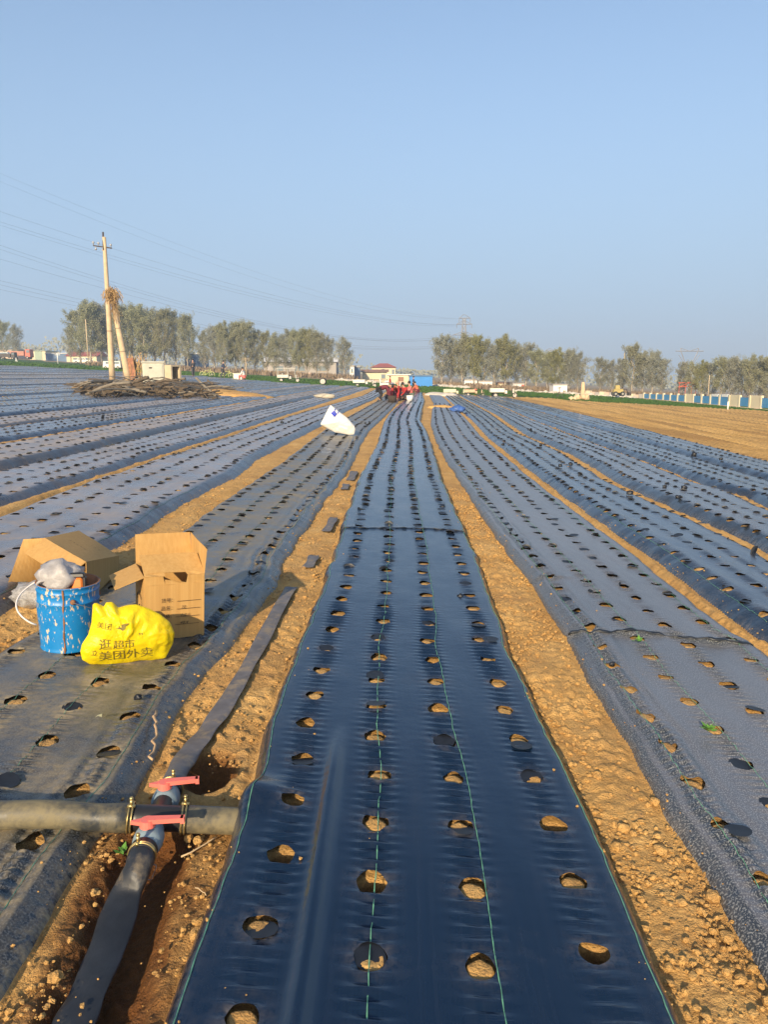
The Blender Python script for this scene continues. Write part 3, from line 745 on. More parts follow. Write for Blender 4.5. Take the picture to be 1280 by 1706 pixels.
# right box
FLb = Vector((-1.262, 3.86, 0)); FRb = Vector((-.982, 3.995, 0)); wv = (FRb-FLb); bw = wv.length; bang = math.atan2(wv.y, wv.x)
bz = ZS('L1', -1.13, 4.0)+S*-1.13
t = thing('cardboard_box', 'upright open cardboard box with raised flaps and printed form lines behind the yellow bag', 'cardboard box', (FLb.x, FLb.y, -S*FLb.x+bz+.002), bang, tilt=True)
hb, dpb = .345, .30
m = MB(); panel(m, [(0, dpb, 0), (bw, dpb, 0), (bw, dpb, hb), (0, dpb, hb)]); panel(m, [(bw, 0, 0), (bw, dpb, 0), (bw, dpb, hb), (bw, 0, hb)])
panel(m, [(0, dpb, 0), (0, 0, 0), (0, 0, hb), (0, dpb, hb)]); panel(m, [(0, 0, .003), (bw, 0, .003), (bw, dpb, .003), (0, dpb, .003)])
# front wall with a torn hand hole at its top edge
hx0, hx1 = .105, .215
panel(m, [(0, 0, 0), (bw, 0, 0), (bw, 0, hb-.045), (0, 0, hb-.045)])
panel(m, [(0, 0, hb-.045), (hx0, 0, hb-.045), (hx0-.01, 0, hb), (0, 0, hb)]); panel(m, [(hx1, 0, hb-.045), (bw, 0, hb-.045), (bw, 0, hb), (hx1+.008, 0, hb)])
panel(m, [(hx0, 0, hb-.046), (hx1, 0, hb-.046), (hx1, 0, hb-.040), (hx0, 0, hb-.018)])
m.build('box_body', M_card, t)
def flap_of(pts, lab=None):
    f = MB(); panel(f, pts, .0035); f.build('box_flap', M_card, t, label=lab)
flap_of([(0, dpb, hb), (bw, dpb, hb), (bw-.005, dpb+.05, hb+.155), (.005, dpb+.05, hb+.155)])
flap_of([(bw, dpb, hb), (bw, 0, hb), (bw+.012, -.004, hb+.135), (bw+.0, dpb+.048, hb+.155)])
flap_of([(0, 0, hb), (0, dpb, hb), (-.145, dpb-.03, hb-.05), (-.145, .02, hb-.06)])
f = MB(); y1, z1 = .145, .085
panel(f, [(0, 0, hb), (hx0, 0, hb), (hx0, .02, hb+.012), (0, .02, hb+.012)], .0035); panel(f, [(hx1+.01, 0, hb), (bw, 0, hb), (bw, .02, hb+.012), (hx1, .02, hb+.012)], .0035)
panel(f, [(0, .02, hb+.012), (bw, .02, hb+.012), (bw-.01, y1, hb+z1), (-.005, y1, hb+z1)], .0035)
f.build('box_flap', M_card, t)
pr = MB()
for i, (sx, hand) in enumerate((('货号：', ''), ('品名：', '72'), ('规格：', '1.2.6'), ('数量：', '40.4'))):
    z0 = .205-.043*i; x0 = .083-.003*i
    vs, fs = text_geo(sx, .026); pr.add([(x0+v[0], -.0085, z0+v[1]) for v in vs], fs)
    pr.box((x0+.145, -.0085, z0+.001), (.125, .0008, .0018))
    if hand:
        vs, fs = text_geo(hand, .026); pr.add([(x0+.105+v[0]+v[1]*.25, -.0085, z0+.003+v[1]*.8) for v in vs], fs)
pr.build('printed_form', M_ink, t)
pr = MB(); r = random.Random(8)
for k in range(7):       # arc of print and emblem on the left side, too worn to read
    a = pi*(.12+.76*k/6); cy = .15-.085*cos(a); cz = .16+.06*sin(a)
    for q in range(4): pr.box((-.0052, cy+r.uniform(-.008, .008), cz+r.uniform(-.009, .009)), (.0008, r.choice([.014, .003]), r.choice([.003, .014])))
for k in range(5): pr.tube([(-.005, .15+.012*(k-2), .10), (-.005, .15+.022*(k-2), .135+.012*(2-abs(k-2)))], .003, 5)
pr.build('side_print', M_ink, t)
# left box, tipped on its side, open to the camera
P_ = {}
HC = {'A': .29, 'B': .22, 'C': .105, 'D': .255}
for n_, p_ in {'A': (70, 895), 'B': (128, 883), 'C': (196, 925), 'D': (139, 935)}.items():
    q_ = G(p_[0], p_[1], HC[n_]+.04); P_[n_] = Vector((q_[0], q_[1], 0))
org = Vector((P_['D'].x, P_['D'].y, -S*P_['D'].x+.035)); t = thing('cardboard_box', 'cardboard box tipped on its side with its lid flap hanging open behind the blue bucket', 'cardboard box', org, 0, tilt=True)
t2 = t; hh = .265
def lp(n_, z): v = P_[n_]-P_['D']; return (v.x, v.y, z*HC[n_]/.265)
m = MB(); panel(m, [lp('A', hh), lp('D', hh), lp('C', hh), lp('B', hh)]); panel(m, [lp('D', 0), lp('C', 0), lp('C', hh), lp('D', hh)]); panel(m, [lp('C', 0), lp('B', 0), lp('B', hh), lp('C', hh)])
panel(m, [lp('B', 0), lp('A', 0), lp('A', hh), lp('B', hh)]); panel(m, [lp('D', .003), lp('A', .003), lp('B', .003), lp('C', .003)]); m.build('box_body', M_card, t)
A_, D_ = Vector(lp('A', hh)), Vector(lp('D', hh)); nrm = Vector((-.72, -.69, 0))
f = MB(); o_ = nrm*.13+Vector((0, 0, -.085)); panel(f, [A_, D_, D_+o_*.95, A_+o_]); f.build('box_flap', M_card, t)
A0 = Vector(lp('A', 0)); f = MB(); o2 = Vector((-.17, -.14, -.02)); panel(f, [A_, A0, A0+o2+Vector((.02, -.12, 0)), A_+Vector((-.13, -.02, -.01))]); f.build('box_flap', M_card, t)
pr = MB(); r = random.Random(3); ex = (A_-D_).normalized(); ey = (Vector(lp('C', hh))-Vector(lp('D', hh))).normalized()
for row, (n_, off_, st) in enumerate(((3, .165, .36), (5, .105, .26))):
    for k in range(n_):
        c_ = Vector(lp('D', hh)).lerp(Vector(lp('A', hh)), .28+.085*k+.1*row).lerp(Vector(lp('C', hh)).lerp(Vector(lp('B', hh)), .28+.085*k+.1*row), .72-.3*row)
        for q in range(5):
            u = c_+ex*r.uniform(-.012, .012)+ey*r.uniform(-.010, .010); a = ex if r.random() < .5 else ey; ln = r.uniform(.006, .013); bq = ey if a is ex else ex
            pts = [u-a*ln-bq*.0016, u+a*ln-bq*.0016, u+a*ln+bq*.0016, u-a*ln+bq*.0016]; pr.add([p+Vector((0, 0, .0045)) for p in pts], [(0, 1, 2, 3)])
pr.build('top_print', M_ink, t)
# bucket
def mat_bucket():
    m, t, b = newmat('scratched_blue_paint'); tc = t.nodes.new('ShaderNodeTexCoord').outputs['Object']
    mp = nd(t, 'ShaderNodeMapping', {'Vector': tc, 'Scale': (58, 58, 24)}).outputs[0]
    n = noise(t, mp, 1.0, 4, .6, .3); n2 = noise(t, tc, 7, 4, .6); n3 = noise(t, tc, 90, 3, .6)
    c = ramp(t, n2, [(.3, (.004, .16, .44)), (.7, (.008, .22, .55))]).outputs[0]
    f = ramp(t, mth(t, 'ADD', n, mth(t, 'MULTIPLY', n2, .18)), [(.672, 0.0), (.695, 1.0)]).outputs[0]
    c = mixc(t, f, c, mixc(t, n3, (.42, .33, .22), (.62, .60, .52)))
    f2 = ramp(t, mth(t, 'ADD', n, mth(t, 'MULTIPLY', n3, .1)), [(.78, 0.0), (.80, 1.0)]).outputs[0]; c = mixc(t, f2, c, (.25, .10, .03))
    t.links.new(c, b.inputs['Base Color']); b.inputs['Roughness'].default_value = .42; bump(t, b, mth(t, 'SUBTRACT', 1.0, f), .0006, .6); return m
M_bucket = mat_bucket(); M_rust = simple('rusty_metal', (.24, .11, .05), .75, .4, 40, .0008); M_rustin = simple('rusty_bucket_inside', (.34, .16, .08), .8, .4, 12)
bp = G(115, 1070, .06); bz = ZS('L1', bp[0], bp[1])
t = thing('paint_bucket', 'scratched blue metal bucket full of plastic bags and an orange tool', 'bucket', (bp[0], bp[1], bz+.002), 0, tilt=True)
m = MB(); R0, R1_, HB = .134, .150, .335
prof_ = [(0, .004), (R0-.006, .004), (R0, 0), (R0+.003, .004), (R0, .010)]
for k in range(12): prof_.append((R0+(R1_-R0)*(k+1)/13, .01+.22*(k+1)/13))
prof_ += [(R0+.0125, .246), (R0+.017, .250), (R0+.0125, .254), (R1_-.002, .30), (R1_+.002, .304), (R1_-.002, .308), (R1_, HB-.006), (R1_+.005, HB-.002), (R1_+.004, HB+.003), (R1_-.001, HB+.003)]
m.lathe(prof_, 56); m.build('bucket_wall', M_bucket, t, smooth=True)
m = MB(); m.lathe([(R1_-.002, HB+.0025), (R1_-.005, HB-.004), (R0-.004, .02), (0, .018)], 48); m.build('bucket_inside', M_rustin, t, smooth=True)
m = MB(); m.lathe([(R1_+.0045, HB+.0015), (R1_+.002, HB+.0050), (R1_-.004, HB+.0035)], 56); m.build('bucket_rim', M_rust, t, smooth=True)
sa = radians(-77)
m = MB(); pts = []
for k in range(18):
    z = .004+k/17*(HB-.006); rr = R0+(R1_-R0)*z/HB+.0016; pts.append((rr*cos(sa+.01*sin(k)), rr*sin(sa+.01*sin(k)), z))
m.tube(pts, [.0042+.0014*sin(k*1.7) for k in range(18)], 6, flat=1.0); m.build('seam', M_rust, t)
ea = radians(-60); er = R0+(R1_-R0)*.27/HB*1.0+.004; ec = Vector((er*cos(ea), er*sin(ea), .268)); en = Vector((cos(ea), sin(ea), 0))
m = MB(); m.tube([ec-en*.002, ec+en*.008, ec+en*.012], [.014, .012, .005], 14); m.build('handle_ear', M_rust, t, smooth=True)
m = MB(); pts = [ec+en*.012]; 
for k in range(1, 10):
    a = ea+radians(44)*k/9; pts.append(Vector(((er+.012)*cos(a), (er+.012)*sin(a), .268-.0065*k)))
m.tube(pts, .0018, 6); M_wire = simple('grey_wire', (.35, .34, .34), .45, .2, 30, metal=.6); m.build('handle_wire', M_wire, t)
M_hosew = simple('white_plastic_tube', (.62, .58, .56), .5, .1, 20)
m = MB(); pts = []
for k in range(20):
    a = radians(165)+radians(58)*(k/19); s_ = k/19
    rr = R1_+.008+.085*sin(pi*s_)**.8; pts.append((rr*cos(a), rr*sin(a), HB-.01-.19*s_))
m.tube(pts, .0045, 8); m.build('carry_loop', M_hosew, t, smooth=True)
def mat_film(name, col, tr=.5, rough=.35):
    m, t, b = newmat(name); tc = t.nodes.new('ShaderNodeTexCoord').outputs['Object']
    n = noise(t, tc, 22, 6, .7, .6); c = ramp(t, n, [(.35, tuple(x*.8 for x in col)), (.65, col)]).outputs[0]
    t.links.new(c, b.inputs['Base Color']); b.inputs['Roughness'].default_value = rough
    tl = nd(t, 'ShaderNodeBsdfTransparent'); tn = nd(t, 'ShaderNodeBsdfTranslucent', {'Color': c})
    ms = nd(t, 'ShaderNodeMixShader', {0: .25, 1: b.outputs[0], 2: tn.outputs[0]}); f = mth(t, 'MULTIPLY', ramp(t, n, [(.4, 1.0), (.65, .3)]).outputs[0], tr)
    m2 = nd(t, 'ShaderNodeMixShader', {0: f, 1: ms.outputs[0], 2: tl.outputs[0]})
    o = [x for x in t.nodes if x.type == 'OUTPUT_MATERIAL'][0]; t.links.new(m2.outputs[0], o.inputs[0]); bump(t, b, n, .006, .8); return m
M_bagw = mat_film('milky_plastic_bag', (.58, .56, .56), .18); M_bagc = mat_film('clear_plastic_bag', (.62, .62, .63), .62, .25)
def crumple(c, r, seed, amp=.28, fr=2.6, sub=3, flatten=None):
    m = MB(); V, Fc = ICO[sub]; vs = []
    for v in V:
        v = Vector(v); k = 1
        q = v*fr; k += amp*float(fbm(np.array([q.x+seed+q.z*.7]), np.array([q.y-q.z*1.1]), seed, 4)[0])*1.6
        a = math.atan2(v.y, v.x); k += .05*sin(a*9+v.z*6+seed)+.03*sin(a*17-v.z*9)
        p = Vector((v.x*r[0], v.y*r[1], v.z*r[2]))*k
        if flatten is not None and p.z < flatten: p.z = flatten
        vs.append(p+Vector(c))
    m.add(vs, Fc); return m
def rel(th, v): return th.matrix_world @ Vector(v)
bw_ = rel(t, (-.035, -.01, HB+.025))
m = crumple((0, 0, 0), (.115, .10, .085), 5, .30); o = m.build('plastic_bag', M_bagw, loc=bw_, smooth=True, label='milky white crumpled plastic bag stuffed in the top of the blue bucket', cat='plastic bag')
m = MB(); pts = [(-.05+.028*cos(a), -.088+.006*sin(2*a), -.022+.024*sin(a)) for a in [2*pi*k/16 for k in range(17)]]; m.tube(pts, .007, 8, flat=1.0); m.build('bag_handle', M_bagw, o, smooth=True)
p = PT(38, 996, .09); m = crumple((0, 0, 0), (.16, .12, .075), 9, .34, 3.2); m.build('plastic_bag', M_bagc, loc=(p.x+.03, p.y+.14, p.z-.015), smooth=True, label='clear wrinkled plastic bag lying on the film left of the blue bucket', cat='plastic bag')
M_orange = simple('orange_plastic', (.75, .20, .03), .4, .1, 10); M_blackp = simple('black_plastic', (.02, .02, .022), .4, .2, 12)
tt = thing('hand_tool', 'orange and black hand tool sticking out of the blue bucket', 'hand tool', rel(t, (.072, -.055, HB-.05)), radians(8))
m = MB(); m.box((0, 0, .05), (.055, .04, .07), Matrix.Rotation(radians(-8), 4, 'X'), .9, .008); m.box((-.004, 0, -.01), (.03, .032, .09), Matrix.Rotation(radians(-8), 4, 'X'), 1.1, .007); m.build('tool_body', M_orange, tt, smooth=False)
m = MB(); m.box((-.004, .01, .098), (.085, .05, .024), Matrix.Rotation(radians(-6), 4, 'X'), .85, .006); m.box((.034, .004, .05), (.016, .036, .08), Matrix.Rotation(radians(-8), 4, 'X'), 1, .005); m.box((-.036, .004, .045), (.012, .036, .07), None, 1, .004); m.build('tool_grip', M_blackp, tt)
m = crumple((0, 0, 0), (.05, .045, .035), 14, .3, 2.2); m.build('rag', simple('brown_rag', (.16, .08, .05), .9, .4, 30), loc=rel(t, (.09, .045, HB-.06)), smooth=True, label='dark brown rag at the right inside the blue bucket', cat='rag')

def inflate(outl, T, rings=16, wr=.006, seed=1, cx=None, n=132, ridge=0):
    P = [Vector((x, z)) for x, z in outl]; 
    c = cx or (sum(p.x for p in P)/len(P), sum(p.y for p in P)/len(P)); c = Vector(c)
    # resample boundary by angle about c
    angs = []; L = []
    for k in range(n):
        a = 2*pi*k/n; d = Vector((cos(a), sin(a))); best = 0
        for i in range(len(P)):
            p, q = P[i]-c, P[(i+1) % len(P)]-c; e = q-p; den = d.x*e.y-d.y*e.x
            if abs(den) < 1e-12: continue
            tt_ = (p.x*e.y-p.y*e.x)/den; u = (p.x*d.y-p.y*d.x)/den
            if tt_ > 0 and -1e-9 <= u <= 1+1e-9: best = max(best, tt_)
        L.append(best)
    def depth(x, z):
        a = math.atan2(z-c.y, x-c.x) % (2*pi); k = a/(2*pi)*n; i = int(k) % n; f = k-int(k); Lr = L[i]*(1-f)+L[(i+1) % n]*f
        fr = min(1, math.hypot(x-c.x, z-c.y)/max(Lr, 1e-6))
        w = wr*(1.5*float(fbm(np.array([x*11+z*7]), np.array([z*13-x*4]), seed, 4)[0])+.25*sin(x*60+z*35+sin(z*40)))
        if ridge:
            q1 = 1-abs(float(fbm(np.array([x*7+z*5+9]), np.array([z*6-x*5]), 61, 3)[0]))*4; q2 = 1-abs(float(fbm(np.array([x*15-z*6]), np.array([z*12+x*9+4]), 62, 2)[0]))*4
            calm = .30+.70*float(sst(.13, .19, z))+.5*float(sst(.10, .16, abs(x+.01)))
            w = w*.5+min(1.0, calm)*(.017*max(0, q1)**2+.010*max(0, q2)**2)-.004
            w += .012*exp(-((z-.19-.25*(x+.02))/.018)**2)*(1 if x > -.1 else .3)*0
        return T*max(0, 1-fr**2.4)**.6+w*(1-fr**6)
    m = MB(); vs = []; fs = []
    for s in (-1, 1):
        b0 = len(vs); vs.append((c.x, s*depth(c.x, c.y), c.y))
        for j in range(1, rings+1):
            fr = sin(pi/2*j/rings)**.9 if j < rings else 1
            for k in range(n):
                a = 2*pi*k/n; x = c.x+cos(a)*L[k]*fr; z = c.y+sin(a)*L[k]*fr; vs.append((x, s*depth(x, z) if j < rings else 0, z))
        for k in range(n):
            k2 = (k+1) % n; fs.append((b0, b0+1+k, b0+1+k2) if s < 0 else (b0, b0+1+k2, b0+1+k))
            for j in range(1, rings):
                a0 = b0+1+(j-1)*n; a1 = a0+n; f = (a0+k, a1+k, a1+k2, a0+k2); fs.append(f if s < 0 else f[::-1])
    m.add(vs, fs); return m, depth
def mat_yellow():
    m, t, b = newmat('yellow_plastic_film'); tc = t.nodes.new('ShaderNodeTexCoord').outputs['Object']
    n = noise(t, tc, 9, 5, .6, .8); c = ramp(t, n, [(.3, (.74, .55, .004)), (.7, (.90, .74, .008))]).outputs[0]
    t.links.new(c, b.inputs['Base Color']); b.inputs['Roughness'].default_value = .38
    tn = nd(t, 'ShaderNodeBsdfTranslucent', {'Color': (.9, .72, .02, 1)}); ms = nd(t, 'ShaderNodeMixShader', {0: .2, 1: b.outputs[0], 2: tn.outputs[0]})
    o = [x for x in t.nodes if x.type == 'OUTPUT_MATERIAL'][0]; t.links.new(ms.outputs[0], o.inputs[0]); bump(t, b, noise(t, tc, 16, 5, .6, 1.2), .012, .7); return m
bgp = G(208, 1100, .06); mp_ = .00288; caz = math.atan2(bgp[0], bgp[1])
ol = [(165, 50), (210, 45), (262, 88), (285, 45), (345, 42), (385, 92), (400, 100), (480, 80), (560, 78), (680, 125), (790, 190), (880, 270), (925, 380), (910, 480), (870, 560), (835, 625), (700, 635), (590, 627), (500, 640), (330, 645), (130, 630), (60, 580), (45, 500), (60, 430), (120, 340), (150, 230)]
def l2(q): return ((130+q[0]/5.818-208)*mp_, (1110-(1000+q[1]/5.818))*mp_/.95)
m, dep = inflate([l2(q) for q in ol], .062, 20, .0085, 4, cx=l2((450, 420)), n=150, ridge=1)
t = thing('carrier_bag', 'bright yellow printed plastic carrier bag standing in front of the blue bucket', 'plastic bag', (bgp[0], bgp[1], ZS('L1', bgp[0], bgp[1])+.004), -caz, tilt=True)
m.v = [(x, y*min(1, .35+z*6), max(z, 0.0)) for x, y, z in m.v]
m.build('bag_body', mat_yellow(), t, smooth=True)
def on_bag(vs, fs, x0, z0, sx=1, shear=0, th_=0):
    q = []
    for v in vs:
        x = x0+(v[0]*cos(th_)-v[1]*sin(th_))*sx; z = z0+v[0]*sin(th_)+v[1]*cos(th_); q.append((x, -dep(x, z)*min(1, .35+z*6)-.0028, z))
    return q
pr = MB()
def bag_text(s, px, py, size, th_=0.0, sx=1):
    vs, fs = text_geo(s, size); x0, z0 = l2((px, py)); 
    m_ = bmesh.new(); bv = [m_.verts.new(v) for v in vs]
    for f_ in fs:
        try: m_.faces.new([bv[i] for i in f_])
        except Exception: pass
    bmesh.ops.triangulate(m_, faces=m_.faces[:]); bmesh.ops.subdivide_edges(m_, edges=m_.edges[:], cuts=1); m_.verts.index_update()
    vs = [tuple(v.co) for v in m_.verts]; fs = [tuple(v.index for v in f_.verts) for f_ in m_.faces]; m_.free()
    pq = MB(); pq.add(on_bag(vs, fs, x0, z0, sx, 0, th_), fs); pq.build('bag_print', M_ink2, t)
bag_text('逛', 212, 455, .058); bag_text('超市', 342, 455, .050, .03); bag_text('”', 575, 385, .05)
bag_text('立', 135, 515, .034, -.2); bag_text('美团外卖', 208, 582, .060, .05, 1.05)
bag_text('美团', 195, 255, .034, -.12)
x0, z0 = l2((345, 520)); 
kg = [(0, 0), (.006, .010), (.018, .012), (.030, .016), (.046, .017), (.040, .010), (.030, .004), (.026, -.006), (.016, -.012), (.010, -.006), (.002, -.004), (-.012, .004)]
m_ = [(a*1.15, b_*1.15, 0) for a, b_ in kg]; x0, z0 = l2((390, 262)); pr.add(on_bag(m_, [], x0, z0, 1, 0, .12), [tuple(range(len(kg)))])
pr.build('bag_emblem', M_ink2, t)

# main pipe across the dusty strip, cross fitting, valves and lay-flat hoses
def pipe_mat():
    m, t, b = newmat('muddy_black_pipe'); tc = t.nodes.new('ShaderNodeTexCoord').outputs['Object']
    n = noise(t, tc, 7, 6, .7, .4); n2 = noise(t, tc, 40, 4, .7)
    f = ramp(t, mth(t, 'ADD', n, mth(t, 'MULTIPLY', n2, .25)), [(.50, 0.0), (.72, 1.0)]).outputs[0]
    c = mixc(t, mth(t, 'MULTIPLY', f, .62), (.038, .042, .044), (.28, .23, .12)); t.links.new(c, b.inputs['Base Color'])
    t.links.new(mth(t, 'ADD', .34, mth(t, 'MULTIPLY', f, .4)), b.inputs['Roughness']); bump(t, b, n, .004, .6); return m
M_pipe = pipe_mat(); M_lay = simple('muddy_layflat_hose', (.018, .021, .027), .50, .4, 9, .004, stain=((.15, .12, .08), 7, .54), bscale=14)
M_lay2 = simple('dusty_grey_layflat_hose', (.12, .112, .115), .6, .3, 12, .003, stain=((.24, .19, .13), 8, .5), bscale=18)
M_grey = simple('blue_grey_valve_plastic', (.20, .27, .31), .38, .12, 14, .0008, stain=((.26, .22, .15), 18, .62)); M_pink = simple('faded_red_handle_plastic', (.78, .17, .13), .42, .10, 14, .0005)
M_brass = simple('yellowed_steel_clamp', (.50, .38, .16), .35, .3, 30, metal=.8)
pa = Vector(PT(-160, 1352, .10)); pb = Vector(PT(250, 1364, .055)); pc = Vector(PT(396, 1368, .03)); pdv = (pc-pb).normalized()
JX = pb; pb = PT(262, 1363, .058)
t = thing('irrigation_pipe', 'thick muddy black pipe lying across the near left strip up to the centre strip', 'pipe', pb)
L_ = lambda v: Vector(v)-pb
m = MB(); pts = [L_(pa)+(L_(pb+(pa-pb).normalized()*.075)-L_(pa))*k/14+Vector((0, 0, .004*sin(k*.9))) for k in range(15)]; m.tube(pts, [.0435]*13+[.045, .047], 28); m.build('pipe_length', M_pipe, t, smooth=True)
m = MB(); q0 = L_(pb+pdv*.072); m.tube([q0, q0+pdv*.02, L_(pc), L_(pc)+pdv*.10], [.046, .043, .043, .043], 28); m.build('pipe_length', M_pipe, t, smooth=True)
hd = (PT(290, 1290, .05)-PT(236, 1414, .05)); hd.z = 0; hd.normalize()                                   # hose line through the fitting
ax = (pdv*.6+(pb-pa).normalized()*.4).normalized()
m = MB(); m.tube([-ax*.10, -ax*.06, ax*.06, ax*.10], [.040, .041, .041, .040], 28); m.tube([-hd*.085, hd*.085], .034, 20); m.build('cross_fitting', M_blackp, t, smooth=True)
def clamp(parent, c, d, r, w=.012, bolt=1):
    m = MB(); d = d.normalized()
    for o_ in (-w*.45, w*.45): 
        a = d.cross(Vector((0, 0, 1))).normalized(); b_ = a.cross(d); pts = [c+d*o_+(a*cos(q)+b_*sin(q))*r for q in [2*pi*k/28 for k in range(29)]]; m.tube(pts, .0028, 6, cap=False)
    a = d.cross(Vector((0, 0, 1))).normalized(); b_ = a.cross(d)
    k1 = c+(a*.25*bolt-b_*-.97)*r; m.tube([k1-d*.012, k1+d*.012], .006, 8); m.tube([k1+Vector((0, 0, .0)), k1+Vector((.002, 0, .022))], [.004, .006], 8); m.blob(k1+Vector((.002, 0, .026)), .0075, 1, .05)
    m.build('hose_clamp', M_brass, parent, smooth=True)
clamp(t, -ax*.082, ax, .0478); clamp(t, ax*.083, ax, .0470, bolt=-1)
def valve(sign, lab):
    base = pb+hd*sign*.068+Vector((0, 0, -.002 if sign < 0 else -.004)); t_ = thing('ball_valve', lab, 'valve', base)
    d = hd*sign; m = MB(); m.tube([-d*.01, d*.012, d*.018, d*.036, d*.052, d*.072, d*.076, d*.098], [.035, .036, .043, .045, .045, .043, .038, .036], 24); m.tube([d*.044+Vector((0, 0, .03)), d*.044+Vector((0, 0, .054))], [.02, .018], 16); m.build('valve_body', M_grey, t_, smooth=True)
    c = d*.044+Vector((0, 0, .058)); h = MB(); h.tube([c-Vector((0, 0, .012)), c+Vector((0, 0, .010))], [.024, .021], 18)
    hx = Vector((.985, .08 if sign < 0 else .17, 0)).normalized(); hy = Vector((-hx.y, hx.x, 0))
    def slab(p, q, w0, w1, z0, z1):
        vs = []
        for (pp, w_) in ((p, w0), (q, w1)):
            for sy in (-1, 1):
                for zz in (z0, z1): vs.append(pp+hy*sy*w_+Vector((0, 0, zz)))
        h.add(vs, [(0, 1, 3, 2), (4, 6, 7, 5), (0, 4, 5, 1), (2, 3, 7, 6), (1, 5, 7, 3), (0, 2, 6, 4)])
    slab(c+hx*.005, c+hx*.108, .013, .0095, .000, .014); slab(c-hx*.008, c-hx*.050, .015, .002, -.004, .008); slab(c+hx*.10, c+hx*.112, .0105, .0105, -.004, .014)
    h.build('valve_handle', M_pink, t_)
    m = MB(); m.tube([d*.092, d*.130], [.0405, .0385], 24); m.build('rubber_cuff', M_blackp, t_, smooth=True); clamp(t_, d*.118, d, .0405, .008)
    return base+d*.125
v1 = valve(-1, 'grey valve with faded red lever on the camera side of the black pipe'); v2 = valve(1, 'grey valve with faded red lever on the far side of the black pipe')
def layflat(name, pts, ws, flats, mat, lab, cat='hose', wr=.006):
    P = [Vector(p) for p in pts]; o_ = P[0].copy(); # smooth
    Q = []; WS = []; FS = []
    for i in range(len(P)-1):
        for k in range(8):
            f = k/8; p0 = P[max(i-1, 0)]; p1 = P[i]; p2 = P[i+1]; p3 = P[min(i+2, len(P)-1)]
            Q.append(.5*((2*p1)+(p2-p0)*f+(2*p0-5*p1+4*p2-p3)*f*f+(3*p1-p0-3*p2+p3)*f*f*f)); WS.append(ws[i]*(1-f)+ws[i+1]*f); FS.append(flats[i]*(1-f)+flats[i+1]*f)
    Q.append(P[-1]); WS.append(ws[-1]); FS.append(flats[-1]); m = MB(); n = 22; vs = []; fs = []
    r = random.Random(len(P)*3+int(abs(P[0].x)*100))
    for i, p in enumerate(Q):
        t_ = (Q[min(i+1, len(Q)-1)]-Q[max(i-1, 0)]).normalized(); b_ = t_.cross(Vector((0, 0, 1))).normalized(); a = b_.cross(t_)
        w = WS[i]*(1+.05*sin(i*.7)+r.uniform(-.015, .015)); h_ = WS[i]*FS[i]; rl = .10*sin(i*.35)*(1-FS[i])
        for k in range(n):
            q = 2*pi*k/n; vs.append(p-o_+b_*cos(q)*w+a*(sin(q)*h_*(1+.3*sin(q*2+i*.5)*(1-FS[i]))+cos(q)*w*rl+wr*.3*sin(i*.8+k)*(1-FS[i])))
    for i in range(len(Q)-1):
        for k in range(n): fs.append((i*n+k, (i+1)*n+k, (i+1)*n+(k+1) % n, i*n+(k+1) % n))
    fs.append(tuple(range(n))); fs.append(tuple((len(Q)-1)*n+k for k in range(n-1, -1, -1)))
    m.add(vs, fs); return m.build(name, mat, loc=o_, smooth=True, label=lab, cat=cat)
layflat('layflat_hose', [v1, v1-hd*.05+Vector((0, 0, -.012)), PT(207, 1495, .0), PT(182, 1570, -.018), (PT(152, 1640, -.02)), PT(118, 1715, -.02), PT(60, 1850, -.02)], [.0375, .041, .050, .050, .048, .049, .05], [1, .8, .35, .22, .2, .2, .2], M_lay, 'black flat hose running down the muddy trench from the near valve')
layflat('layflat_hose', [v2, PT(297, 1283, .035), PT(318, 1250, .025), PT(345, 1216, .02), PT(376, 1172, .022), (PT(408, 1118, .02)), PT(440, 1060, .022), PT(466, 1010, .02), PT(485, 978, .02)], [.037, .042, .045, .041, .043, .038, .042, .040, .042], [1, .5, .16, .07, .10, .06, .09, .06, .05], M_lay2, 'dusty grey flat hose lying up the soil furrow beyond the far valve')
sc_ = [((512, 945), (523, 925), .045), ((543, 885), (556, 862), .045), ((583, 800), (590, 785), .06), ((573, 815), (577, 806), .05), ((466, 985), (500, 1010), .0)]
labs = ['grey scrap of flat hose nearest the end of the long flat hose', 'grey scrap of flat hose level with the fold in the centre strip', 'farthest grey hose scrap on the furrow left of the centre strip', 'small grey hose scrap on the furrow just before the farthest one']
for (a, b_, w), lb in zip(sc_[:4], labs):
    p0, p1 = PT(*a, .015), PT(*b_, .02); layflat('hose_scrap', [p0, (p0+p1)/2+Vector((.008, 0, .004)), p1], [w, w*.9, w], [.03]*3, M_lay2, lb, 'hose scrap')
# small litter
M_stick = simple('pale_dry_stick', (.52, .38, .22), .8, .2, 30)
def stick(a, b_, r, lab, mat=M_stick, cat='stick', n=5, wob=.004, h=.02):
    p0, p1 = PT(*a, h), PT(*b_, h+.01); rr = random.Random(int(a[0])); m = MB(); pts = [(p0.lerp(p1, k/n)-p0)+Vector((rr.uniform(-wob, wob), rr.uniform(-wob, wob), rr.uniform(0, wob))) for k in range(n+1)]
    m.tube(pts, [r*(1-.3*k/n) for k in range(n+1)], 6); return m.build(cat.split()[-1], mat, loc=p0, smooth=True, label=lab, cat=cat)
stick((303, 1429), (362, 1395), .003, 'pale straight stick lying on damp soil below the right end of the black pipe', h=.0)
stick((325, 1478), (343, 1492), .0018, 'short pale straw on the soil right of the muddy trench', h=.0)
stick((262, 1186), (250, 1268), .006, 'knobbly dry root lying along the edge of the dusty strip above the pipe', simple('dry_root', (.50, .33, .18), .9, .3, 50, .002), 'dry root', 12, .012, .06)
